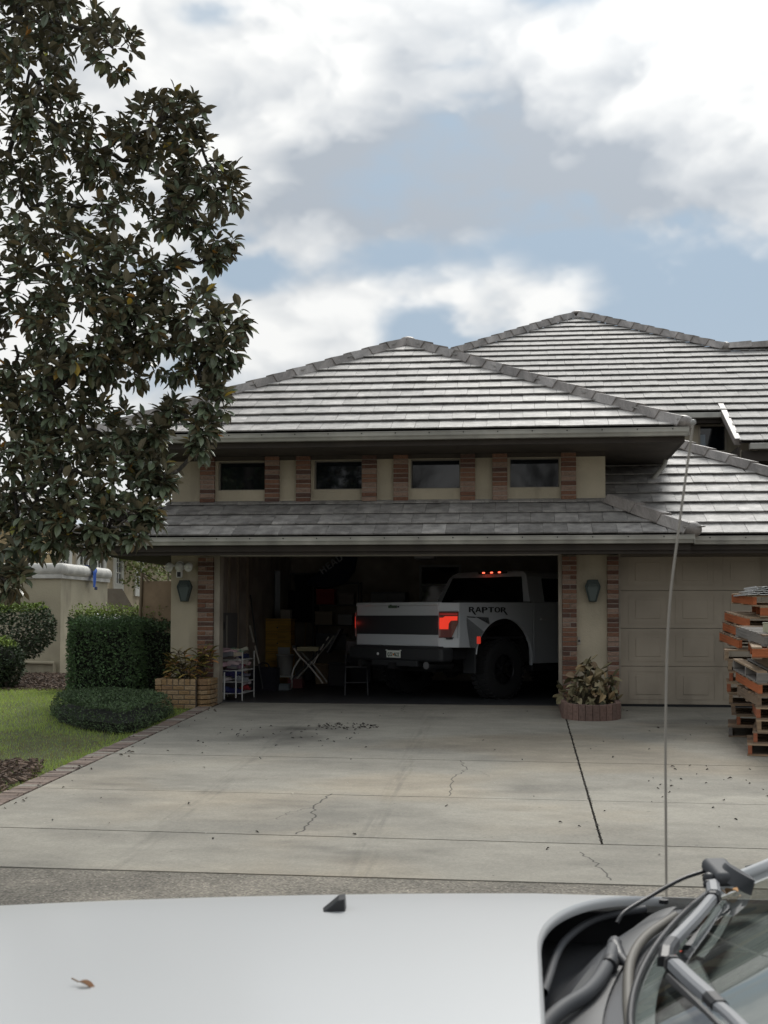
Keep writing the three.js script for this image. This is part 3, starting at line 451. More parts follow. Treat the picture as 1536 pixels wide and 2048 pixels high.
{ // the magnolia on the lawn, its crown reaching in from the left
  const tree = thing('magnolia_tree', 'large magnolia with glossy dark leaves and brown undersides at the left of the lawn', 'tree');
  const lobes = [[0.87,6.14,7.37,0.30],[0.35,6.48,7.14,0.42],[-0.17,6.62,7.00,0.50],[0.12,5.99,7.35,0.35],[0.29,5.56,7.31,0.42],[-0.22,5.45,6.96,0.50],[0.66,5.37,7.06,0.42],[1.19,5.43,7.31,0.36],[1.44,5.56,7.18,0.30],[1.66,5.17,7.14,0.33],[1.83,4.89,7.21,0.26],[1.20,5.14,6.89,0.42],[0.59,4.91,6.85,0.48],[-0.04,4.91,6.92,0.50],[1.76,4.50,7.20,0.24],[1.75,4.28,7.30,0.14],[1.34,4.81,7.06,0.30],[0.57,4.18,7.63,0.50],[0.03,4.11,7.48,0.50],[0.95,4.08,7.48,0.42],[1.37,4.15,7.43,0.26],[1.23,3.72,7.53,0.42],[1.68,3.70,7.58,0.36],[1.94,3.70,7.55,0.26],[1.88,3.45,7.55,0.24],[1.69,3.30,7.47,0.26],[0.69,3.61,7.69,0.50],[0.11,3.53,7.55,0.50],[1.82,3.03,7.54,0.22],[1.74,2.78,7.54,0.20],[1.72,2.64,7.54,0.12],[1.38,3.51,7.31,0.34],[0.87,3.43,7.36,0.40],[0.40,3.15,7.50,0.48],[0.02,3.00,7.44,0.45],[0.62,2.83,7.37,0.45],[1.00,2.74,7.32,0.36],[1.27,2.51,7.48,0.28],[1.41,2.35,7.56,0.12],[1.01,2.37,7.60,0.38],[0.60,2.44,7.76,0.45],[0.15,2.50,7.61,0.42],[0.35,2.11,7.77,0.36],[0.80,2.06,7.82,0.36],[1.12,2.02,7.78,0.30],[1.33,2.07,7.66,0.18],[1.24,1.88,7.76,0.14],[0.59,1.88,7.83,0.24],[0.92,1.84,7.80,0.20],[0.23,1.82,7.77,0.30],[0.19,1.53,7.87,0.24],[0.35,1.57,7.95,0.14],[1.28,2.77,7.39,0.20],[1.41,2.98,7.38,0.18],[-0.85,6.35,7.07,0.60],[-0.85,5.22,7.02,0.60],[-0.80,4.04,7.17,0.60],[-0.67,2.90,7.31,0.55],[-0.53,2.01,7.46,0.45],[-1.74,5.87,6.65,0.80],[-1.79,4.22,6.59,0.80],[-1.48,2.74,7.00,0.70],[-0.04,7.25,7.01,0.60],[-1.08,7.76,6.65,0.70],[-0.80,8.71,6.65,0.80],[0.46,7.16,6.95,0.30]];
  const r = rngOf(101), RR = (a, b) => a + (b - a) * r();
  const trunkPts = [[-1.25, -0.4, 6.75], [-1.2, 0.6, 6.85], [-1.3, 2.4, 6.75], [-1.15, 4.4, 6.7], [-1.2, 6.4, 6.65], [-0.9, 8.3, 6.65]];
  const tc = new THREE.CatmullRomCurve3(trunkPts.map((p) => V(...p))), tg = [];
  { const fr = 40; for (let i = 0; i < fr; i++) { const a = tc.getPoint(i / fr), b = tc.getPoint((i + 1) / fr); tg.push(bar(a.toArray(), b.toArray(), mix(0.2, 0.05, i / fr), mix(0.2, 0.05, (i + 1) / fr), 12)); } }
  part(tree, 'trunk', tg.map((g) => boxUV(g)), bark);
  const branches = [], twigs = [], leaves = [], big = lobes.map((l) => V(l[0], l[1], l[2]));
  const limb = (A, B, r0, r1, sag = 0.12) => { const n = 6, pts = []; for (let i = 0; i <= n; i++) { const t = i / n; pts.push(V(mix(A.x, B.x, t) + (i % n ? RR(-0.04, 0.04) : 0), mix(A.y, B.y, t) + Math.sin(t * Math.PI) * sag + (i % n ? RR(-0.03, 0.03) : 0), mix(A.z, B.z, t) + (i % n ? RR(-0.05, 0.05) : 0))); } for (let i = 0; i < n; i++) branches.push(bar(pts[i].toArray(), pts[i + 1].toArray(), mix(r0, r1, i / n), mix(r0, r1, (i + 1) / n), 6)); };
  for (let i = 0; i < lobes.length; i++) { // from the nearest lobe that lies closer to the trunk, else the trunk
    const c = big[i], dt = Math.hypot(c.x + 1.2, c.z - 6.8); let best = null, bd = 1.05;
    for (let j = 0; j < lobes.length; j++) if (j !== i) { const d = big[j].distanceTo(c), q = Math.hypot(big[j].x + 1.2, big[j].z - 6.8); if (q < dt - 0.12 && d < bd) { bd = d; best = big[j]; } }
    const A = best ?? tc.getPoint(clamp((c.y - 0.8) / 9, 0.12, 0.95)); limb(A, c, best ? 0.022 : 0.05, 0.012, best ? 0.03 : -0.15);
  }
  const rosette = (P, ax, n) => { // whorl of leaves round a shoot tip
    const q0 = quatFrom(ax, RR(0, 6.28));
    for (let k = 0; k < n; k++) {
      const a = k * 2.4 + RR(-0.3, 0.3), tilt = mix(0.45, 1.5, (k + 0.5) / n) + RR(-0.2, 0.2), d = V(Math.sin(tilt) * Math.cos(a), Math.sin(tilt) * Math.sin(a), Math.cos(tilt)).applyQuaternion(q0); d.y -= 0.16; d.normalize();
      const s = RR(0.08, 0.138), m = new THREE.Matrix4().compose(P.clone().addScaledVector(ax, -0.05 * (k / n)).addScaledVector(d, 0.012), quatFrom(d, RR(-0.7, 0.7)), V(s, s, s)), b = RR(0.6, 1.45), w = r();
      leaves.push([m, w < 0.004 ? lin(3.5, 1.8, 0.6) : w < 0.011 ? lin(3.2, 2.6, 0.7) : w < 0.12 ? lin(1.25 * b, 1.05 * b, 0.85 * b) : lin(b, b, b * 1.05), P]);
    }
  };
  for (let [x, y, z, rad] of lobes) { if (y < 2.15 && x > 0.3) rad *= 0.97;
    const rq = rad, n = Math.round(6 + 185 * rad * rad * (x < -0.4 ? 0.55 : 1)); rad = Math.max(0.06, rad - 0.085);
    for (let i = 0; i < n; i++) {
      const d = V(RR(-1, 1), RR(-1, 1), RR(-1, 1)); if (d.length() > 1 || d.length() < 0.05) { i--; continue; } const len = Math.pow(d.length(), 0.45); d.normalize();
      const P = V(x, y, z).add(V(d.x * rad * len, d.y * rad * len, d.z * rad * 1.25 * len)), ax = d.clone().multiplyScalar(0.8).add(V(RR(-0.4, 0.4), 0.35 + RR(-0.5, 0.4), RR(-0.3, 0.5))).normalize();
      rosette(P, ax, 6 + Math.floor(r() * 5));
      if (r() < 0.35) { const q = V(x, y, z).lerp(P, 0.35 + 0.35 * r()).add(V(RR(-0.05, 0.05), RR(-0.08, 0), RR(-0.05, 0.05))); twigs.push(bar(q.toArray(), P.clone().addScaledVector(ax, -0.02).toArray(), 0.007, 0.004, 4)); }
    }
  }
  part(tree, 'limb', branches.map((g) => boxUV(g)), bark); part(tree, 'twigs', twigs, M(0.09, 0.075, 0.06, 0.9)).userData.kind = 'stuff';
  const lg = [leafGeo(1, 0.5, 0.32, 0.16, [0.105, 0.132, 0.075], [0.17, 0.15, 0.095]), leafGeo(1, 0.45, 0.45, 0.28, [0.115, 0.142, 0.08], [0.16, 0.142, 0.09])], lm = leafMat(0.36);
  // the nearest leaves in view one by one, the rest as foliage
  const cam = camera.position, near = leaves.map((l, i) => [l[2].distanceTo(cam) + (l[2].x < 0.1 ? 3 : 0), i]).sort((a, b) => a[0] - b[0]).slice(0, 300).map((l) => l[1]), pick = new Set(near);
  const tints = [lin(0.7, 0.7, 0.72), lin(1.0, 1.0, 1.05), lin(1.3, 1.3, 1.35), lin(1.25, 1.05, 0.85), lin(3.5, 1.8, 0.6)].map((c) => new THREE.MeshStandardMaterial({ color: c, vertexColors: true, roughness: 0.36 }));
  for (const i of near) { const l = leaves[i], c = l[1], o = part(tree, 'leaf', lg[i % 2], c.r > 3 ? tints[4] : c.r > c.b * 1.3 ? tints[3] : tints[c.r < 0.85 ? 0 : c.r < 1.15 ? 1 : 2]); l[0].decompose(o.position, o.quaternion, o.scale); }
  for (const k of [0, 1]) instanced(tree, 'foliage', lg[k], lm, leaves.filter((l, i) => !pick.has(i) && i % 2 === k));
}
// clipped shrubs: a dark twiggy core with a skin of small leaves
function shrubLeaves(parent, list, geo, rough = 0.5) { return instanced(parent, 'leaves', geo, leafMat(0.9, 0.3), list); }
const smallLeaf = leafGeo(1, 0.55, 0.3, 0.15, [0.065, 0.105, 0.042], [0.085, 0.12, 0.06], 2), coreM = M(0.012, 0.014, 0.008, 1);
function skinOnBox(x0, x1, y0, y1, z0, z1, n, size, seed, opt = {}) { // leaves over the faces seen, pushed in and out by noise
  const r = rngOf(seed), RR = (a, b) => a + (b - a) * r(), out = [], A = { t: (x1 - x0) * (z1 - z0), f: (x1 - x0) * (y1 - y0), l: (z1 - z0) * (y1 - y0), rt: (z1 - z0) * (y1 - y0) }, tot = A.t + A.f + A.l + A.rt, rd = opt.round ?? 0.12;
  while (out.length < n) {
    let q = r() * tot, p, nn; if ((q -= A.t) < 0) { p = V(RR(x0, x1), y1, RR(z0, z1)); nn = V(0, 1, 0); } else if ((q -= A.f) < 0) { p = V(RR(x0, x1), RR(y0, y1), z1); nn = V(0, 0, 1); } else if ((q -= A.l) < 0) { p = V(x0, RR(y0, y1), RR(z0, z1)); nn = V(-1, 0, 0); } else { p = V(x1, RR(y0, y1), RR(z0, z1)); nn = V(1, 0, 0); }
    // round the arrises
    const cx = clamp(p.x, x0 + rd, x1 - rd), cy = Math.min(p.y, y1 - rd), cz = clamp(p.z, z0 + rd, z1 - rd), e = V(p.x - cx, p.y - cy, p.z - cz); if (e.length() > 0.01) { nn = e.clone().normalize(); p = V(cx, cy, cz).addScaledVector(nn, rd); }
    const bump = (fbm3(p.x * 5, p.y * 5, p.z * 5, 3, seed) - 0.5) * (opt.bump ?? 0.1); p.addScaledVector(nn, bump - Math.pow(r(), 2) * 0.09);
    const tall = opt.sprout && nn.y > 0.6 ? Math.pow(r(), 2.5) * opt.sprout : 0; p.y += tall;
    const d = nn.clone().multiplyScalar(0.5).add(V(RR(-1, 1), RR(-0.6, 1), RR(-1, 1))).normalize(), s = size * RR(0.6, 1.25), b = RR(0.55, 1.4), young = opt.young && nn.y > 0.5 ? opt.young * (0.4 + 0.6 * clamp(tall * 10) + RR(-0.2, 0.2)) : 0;
    out.push([new THREE.Matrix4().compose(p, quatFrom(d, RR(-1, 1)), V(s, s, s)), lin(mix(b, 4.4 * b, clamp(young)) * (opt.tint?.[0] ?? 1), mix(b, 3.6 * b, clamp(young)) * (opt.tint?.[1] ?? 1), mix(b, 1.6 * b, clamp(young)) * (opt.tint?.[2] ?? 1))]);
  }
  return out;
}
{
  const h = thing('clipped_hedge', 'tall dark green hedge clipped square against the left corner of the house', 'hedge');
  part(h, 'branches', [bb(-2.14, -1.28, -0.03, 1.02, -0.9, 0.1), bb(-1.3, -0.83, -0.03, 1.0, -0.9, -0.3)], coreM);
  shrubLeaves(h, [...skinOnBox(-2.25, -1.2, 0.0, 1.14, -1.0, 0.22, 11500, 0.052, 201, { bump: 0.15, sprout: 0.09, tint: [1.5, 1.75, 1.4] }), ...skinOnBox(-1.22, -0.77, 0.0, 1.13, -1.0, -0.18, 4200, 0.05, 202, { bump: 0.14, tint: [1.2, 1.35, 1.2] })], smallLeaf);
  const b = thing('clipped_hedge', 'hedge with yellow-green new shoots on top, behind the tall square hedge', 'hedge');
  part(b, 'branches', [bb(-3.35, -1.75, -0.03, 1.18, -3.7, -3.05)], coreM);
  shrubLeaves(b, skinOnBox(-3.45, -1.68, 0.3, 1.27, -3.8, -2.95, 8000, 0.055, 203, { bump: 0.1, sprout: 0.2, young: 0.9 }), smallLeaf);
  const g = thing('low_shrub', 'low dark grey-green mound of ground cover between hedge and brick edging', 'shrub');
  const r = rngOf(204), RR = (a, c) => a + (c - a) * r(), list = [], poly = [[-1.95, 0.75], [-2.0, 1.4], [-1.6, 2.2], [-1.0, 2.9], [-0.38, 3.3], [-0.2, 3.1], [-0.22, 1.5], [-0.7, 0.75], [-1.5, 0.35]];
  const inside = (x, z) => { let k = false; for (let i = 0, j = poly.length - 1; i < poly.length; j = i++) { const [a, b2] = poly[i], [c, e] = poly[j]; if ((b2 > z) !== (e > z) && x < (c - a) * (z - b2) / (e - b2) + a) k = !k; } return k; };
  const dist = (x, z) => { let m = 9; for (let i = 0, j = poly.length - 1; i < poly.length; j = i++) { const [a, b2] = poly[i], [c, e] = poly[j], t = clamp(((x - a) * (c - a) + (z - b2) * (e - b2)) / ((c - a) ** 2 + (e - b2) ** 2)); m = Math.min(m, Math.hypot(x - a - t * (c - a), z - b2 - t * (e - b2))); } return m; };
  const top = (x, z) => 0.29 * Math.pow(clamp(dist(x, z) / 0.1), 0.35) * (0.93 + 0.2 * (fbm(x * 4, z * 4, 3, 7) - 0.5));
  while (list.length < 15000) { const x = RR(-2.25, -0.15), z = RR(0.3, 3.35); if (!inside(x, z)) continue; const dd = dist(x, z); if (dd > 0.2 && r() < 0.25) continue; const t = top(x, z), y = gy(z) + (dd < 0.1 ? RR(0, t) : t - RR(0, 0.04)), d = V(RR(-1, 1), RR(0.1, 1), RR(-0.6, 1)).normalize(), s = RR(0.02, 0.042), b2 = RR(0.5, 1.4); list.push([new THREE.Matrix4().compose(V(x, y, z), quatFrom(d, RR(-1, 1)), V(s, s, s)), lin(1.45 * b2, 1.5 * b2, 1.35 * b2)]); }
  shrubLeaves(g, list, smallLeaf, 0.5);
  const sh = new THREE.Shape(poly.map(([x, z]) => new THREE.Vector2(-1.2 + (x + 1.2) * 0.9, -(1.75 + (z - 1.75) * 0.9)))); part(g, 'branches', new THREE.ExtrudeGeometry(sh, { depth: 0.24, bevelEnabled: false }).rotateX(-Math.PI / 2).translate(0, -0.16, 0).rotateX(0.04), coreM);
  // two pruned shrubs by the wall
  const p = thing('pruned_shrub', 'pruned shrub with bare slanting stem and pale new tips before the garden wall', 'shrub');
  const blob = (cx, cy, cz, rx, ry, rz, n, size, seed, opt) => { const q = rngOf(seed), Q = (a, c) => a + (c - a) * q(), out = []; while (out.length < n) { const d = V(Q(-1, 1), Q(-1, 1), Q(-1, 1)); if (d.length() > 1) continue; d.normalize(); if (opt.flat && d.y > opt.flat) d.y = opt.flat; const f = 1 - 0.5 * Math.pow(q(), 2) * (opt.open ?? 0.3); const P = V(cx + d.x * rx * f, cy + d.y * ry * f, cz + d.z * rz * f).addScaledVector(d, (fbm3(P0(d).x, P0(d).y, P0(d).z, 3, seed) - 0.5) * 0.2); const up = d.y > (opt.flat ?? 1) - 0.12 || d.y > 0.62 ? clamp(opt.young * (0.6 + Q(-0.3, 0.5))) : 0, dd = d.clone().multiplyScalar(0.5).add(V(Q(-1, 1), Q(-0.4, 1), Q(-1, 1))).normalize(), s = size * Q(0.7, 1.3), b2 = Q(0.55, 1.4); out.push([new THREE.Matrix4().compose(P, quatFrom(dd, Q(-1, 1)), V(s, s, s)), lin(mix(b2, 5 * b2, up), mix(b2, 4.2 * b2, up), mix(b2, 1.9 * b2, up))]); } return out; };
  function P0(d) { return { x: d.x * 3 + 5, y: d.y * 3 + 5, z: d.z * 3 + 5 }; }
  shrubLeaves(p, blob(-5.35, 1.02, -5, 0.83, 0.62, 0.7, 5200, 0.075, 205, { flat: 0.72, young: 0.8, open: 0.7 }), smallLeaf);
  const st = []; for (let i = 0; i < 14; i++) st.push(bar([-5.25, 0.62, -5], [-5.35 + R(-0.6, 0.6), 1.02 + R(-0.3, 0.3), -5 + R(-0.4, 0.4)], 0.014, 0.006, 5)); part(p, 'stem', [tube([[-5.45, -0.1, -5], [-5.3, 0.25, -5.02], [-5.0, 0.6, -5], [-4.9, 0.8, -5]], 0.03, 10, 6), tube([[-5.45, -0.1, -5], [-5.4, 0.3, -5], [-5.3, 0.7, -5]], 0.026, 8, 6), ...st], M(0.05, 0.042, 0.033, 0.9));
  const y2 = thing('round_shrub', 'small rounded yellow-green shrub at the left edge in front of the garden wall', 'shrub');
  part(y2, 'branches', new THREE.SphereGeometry(0.4, 12, 8).scale(1, 0.85, 1).translate(-4.95, 0.4, -3.4), coreM); shrubLeaves(y2, blob(-4.95, 0.42, -3.4, 0.52, 0.47, 0.5, 4200, 0.062, 206, { young: 0.95, open: 0.3, flat: 0.93 }), smallLeaf);
}
// brick planters and what grows in them
{
  const t = thing('brick_planter', 'square tan brick planter at the left side of the garage door', 'planter'), bm = [[0.3, 0.19, 0.09], [0.34, 0.22, 0.11], [0.27, 0.165, 0.085], [0.36, 0.25, 0.14]].map(([r, g, b]) => M(r, g, b, 0.9, { map: T.brick, bumpMap: T.fineBump, bumpScale: 0.003 }));
  const y0 = -0.05, path = [[-0.685, 0.06], [-0.685, 0.62], [-0.185, 0.62], [-0.1, 0.53], [-0.1, 0.06]];
  const at = (s) => { for (let i = 0; i + 1 < path.length; i++) { const [a, b] = path[i], [c, d] = path[i + 1], L = Math.hypot(c - a, d - b); if (s <= L || i + 2 === path.length) return [a + (c - a) * s / L, b + (d - b) * s / L, Math.atan2(-(d - b), c - a)]; s -= L; } }, seg = [0.56, 0.5, Math.hypot(0.085, 0.09), 0.47];
  for (let row = 0; row < 6; row++) {
    let s0 = 0; for (let k = 0; k < 4; k++) { const L = seg[k], head = row === 5 || k === 2, n = k === 2 ? 1 : head ? Math.round(L / 0.085) : Math.max(1, Math.round(L / 0.185)), off = !head && row % 2 ? 0.5 : 0; let e = [0]; for (let i = 1; i < n + (off ? 1 : 0); i++) e.push((i - off) * L / n); e.push(L);
      for (let i = 0; i + 1 < e.length; i++) { const w = e[i + 1] - e[i] - 0.013; if (w < 0.02) continue; const [x, z, a] = at(s0 + (e[i] + e[i + 1]) / 2), h = row === 5 ? 0.086 : 0.053, b = part(t, 'brick', boxUV(new RoundedBoxGeometry(w, h, 0.09, 1, 0.005)), bm[Math.floor(rnd() * 4)]); b.position.set(x - Math.sin(a) * -0.045, y0 + (row === 5 ? 5 * 0.066 + 0.046 : row * 0.066 + 0.031) + R(-0.001, 0.001), z - Math.cos(a) * 0.045); b.rotation.y = a; } s0 += L; } }
  part(t, 'mortar', [bb(-0.677, -0.6, y0, y0 + 0.412, 0.06, 0.53), bb(-0.677, -0.19, y0, y0 + 0.412, 0.531, 0.612), bb(-0.185, -0.108, y0, y0 + 0.412, 0.06, 0.53)], M(0.14, 0.11, 0.08, 0.95));
  part(t, 'soil', bb(-0.599, -0.186, y0, y0 + 0.36, 0.06, 0.53), M(0.03, 0.024, 0.018, 1));
  const c = thing('croton_plant', 'croton with narrow yellow and bronze leaves in the square brick planter', 'plant', [-0.36, 0.3, 0.32]), r = rngOf(301), RR = (a, b) => a + (b - a) * r();
  const lg = leafGeo(1, 0.34, 0.35, 0.3, [1, 1, 1], [0.8, 0.75, 0.7], 3), ms = [[0.26, 0.21, 0.05], [0.14, 0.14, 0.04], [0.08, 0.09, 0.035], [0.42, 0.3, 0.08], [0.46, 0.22, 0.09], [0.09, 0.06, 0.035]].map(([x, y, z]) => new THREE.MeshStandardMaterial({ color: lin(x, y, z), vertexColors: true, roughness: 0.5 })), stems = [];
  for (let i = 0; i < 30; i++) { const a = RR(0, 6.28), q = Math.sqrt(r()), e = V(Math.cos(a) * q * 0.33, RR(0.14, 0.64) - q * 0.16, Math.sin(a) * q * 0.24); stems.push(bar([e.x * 0.25, 0, e.z * 0.25], e.toArray(), 0.008, 0.005, 5)); for (let k = 0; k < 10; k++) { const b = k * 2.4 + RR(-0.3, 0.3), up = mix(1.1, -0.2, k / 10), d = V(Math.cos(b), up, Math.sin(b)).normalize(), o = part(c, 'leaf', lg, ms[Math.min(5, Math.floor(Math.pow(r(), 1.1) * 6))]); o.position.copy(e).add(V(0, -k * 0.012, 0)); o.quaternion.copy(quatFrom(d, RR(-0.5, 0.5))); const s = RR(0.1, 0.165); o.scale.set(s, s, s); } }
  part(c, 'stem', stems, M(0.08, 0.065, 0.045, 0.9));
}
{
  const t = thing('brick_planter', 'low round-fronted planter of upright red-brown bricks between the garage doors', 'planter'), bm = [[0.17, 0.105, 0.085], [0.2, 0.125, 0.1], [0.155, 0.1, 0.082], [0.215, 0.145, 0.115]].map(([r, g, b]) => M(r, g, b, 0.9, { map: T.brick })), bg = [0, 1, 2].map((s) => boxUV(new RoundedBoxGeometry(0.086, 0.23, 0.07, 1, 0.006).translate(s, 0, 0)).translate(-s, 0, 0));
  const cx = 5.255, hw = 0.345, zc = 1.3; const P = []; for (let z = 0.07; z < zc; z += 0.083) P.push([cx - hw, z, Math.PI / 2]); const n = 13; for (let i = 0; i <= n; i++) { const a = Math.PI * (1 - i / n); P.push([cx + Math.cos(a) * hw, zc + Math.sin(a) * 0.34, Math.PI / 2 - a]); } for (let z = zc - 0.083; z > 0.05; z -= 0.083) P.push([cx + hw, z, Math.PI / 2]);
  for (const [i, [x, z, a]] of P.entries()) { const b = part(t, 'brick', bg[i % 3], bm[Math.floor(rnd() * 4)]); b.position.set(x, gy(z) + 0.095 + R(-0.004, 0.004), z); b.rotation.y = a; }
  const s = new THREE.Shape(); s.moveTo(-hw, 0); s.lineTo(-hw, zc); s.absellipse(0, zc, hw, 0.33, Math.PI, 0, true); s.lineTo(hw, 0); part(t, 'soil', new THREE.ExtrudeGeometry(s, { depth: 0.16, bevelEnabled: false, curveSegments: 12 }).rotateX(Math.PI / 2).translate(cx, 0.1, 0.01).rotateX(0.03), M(0.05, 0.038, 0.026, 1));
  const c = thing('wilting_plant', 'wilting broad-leaved plant with curled olive and tan leaves in the round-fronted planter', 'plant', [cx, 0.06, 0.95]), r = rngOf(311), RR = (a, b) => a + (b - a) * r();
  const ms = [[0.25, 0.215, 0.12], [0.19, 0.165, 0.09], [0.31, 0.26, 0.155], [0.13, 0.12, 0.06], [0.22, 0.155, 0.095], [0.07, 0.07, 0.04], [0.28, 0.2, 0.1]].map(([x, y, z]) => new THREE.MeshStandardMaterial({ color: lin(x, y, z), vertexColors: true, roughness: 0.75 })), gs = [leafGeo(1, 0.75, 0.5, 0.45, [1, 1, 1], [0.7, 0.68, 0.62], 5), leafGeo(1, 0.6, 0.9, 0.8, [1, 1, 1], [0.75, 0.7, 0.65], 5), leafGeo(1, 0.5, 0.7, -0.5, [1, 1, 1], [0.7, 0.66, 0.6], 5)], stems = [];
  const leaf = (p, d, s) => { const o = part(c, 'leaf', gs[Math.floor(r() * 3)], ms[Math.floor(r() * 7)]); o.position.copy(p); o.quaternion.copy(quatFrom(d, RR(-1.2, 1.2))); o.scale.set(s, s, s); };
  for (let i = 0; i < 190; i++) { const a = RR(0, 6.28), q = Math.sqrt(r()), e = V(Math.cos(a) * q * 0.38, RR(0.1, 0.36) * (1.25 - q * 0.6), Math.sin(a) * q * 0.42), d = V(Math.cos(a) * 0.6 + RR(-0.5, 0.5), RR(-0.9, 0.6), Math.sin(a) * 0.6 + RR(-0.3, 0.7)).normalize(); if (i % 3 === 0) stems.push(tube([[e.x * 0.4, 0, e.z * 0.5], [e.x * 0.8, e.y * 0.8, e.z * 0.8], e.toArray()], 0.006, 5, 4)); leaf(e, d, RR(0.06, 0.145)); }
  for (const [x, y, z, k] of [[0.02, 0.62, -0.1, 9], [-0.06, 0.53, 0, 8], [0.16, 0.5, -0.1, 7], [-0.2, 0.42, 0.1, 7], [0.3, 0.4, 0, 6], [0.05, 0.44, 0.15, 8]]) { stems.push(tube([[x * 0.4, 0, z], [x * 0.9, y * 0.6, z], [x, y, z]], 0.009, 6, 5)); for (let j = 0; j < k; j++) { const b = j * 2.4, d = V(Math.cos(b), RR(-0.5, 0.7), Math.sin(b)).normalize(); leaf(V(x, y - j * 0.015, z), d, RR(0.09, 0.165)); } }
  part(c, 'stem', stems, M(0.12, 0.1, 0.06, 0.9));
}
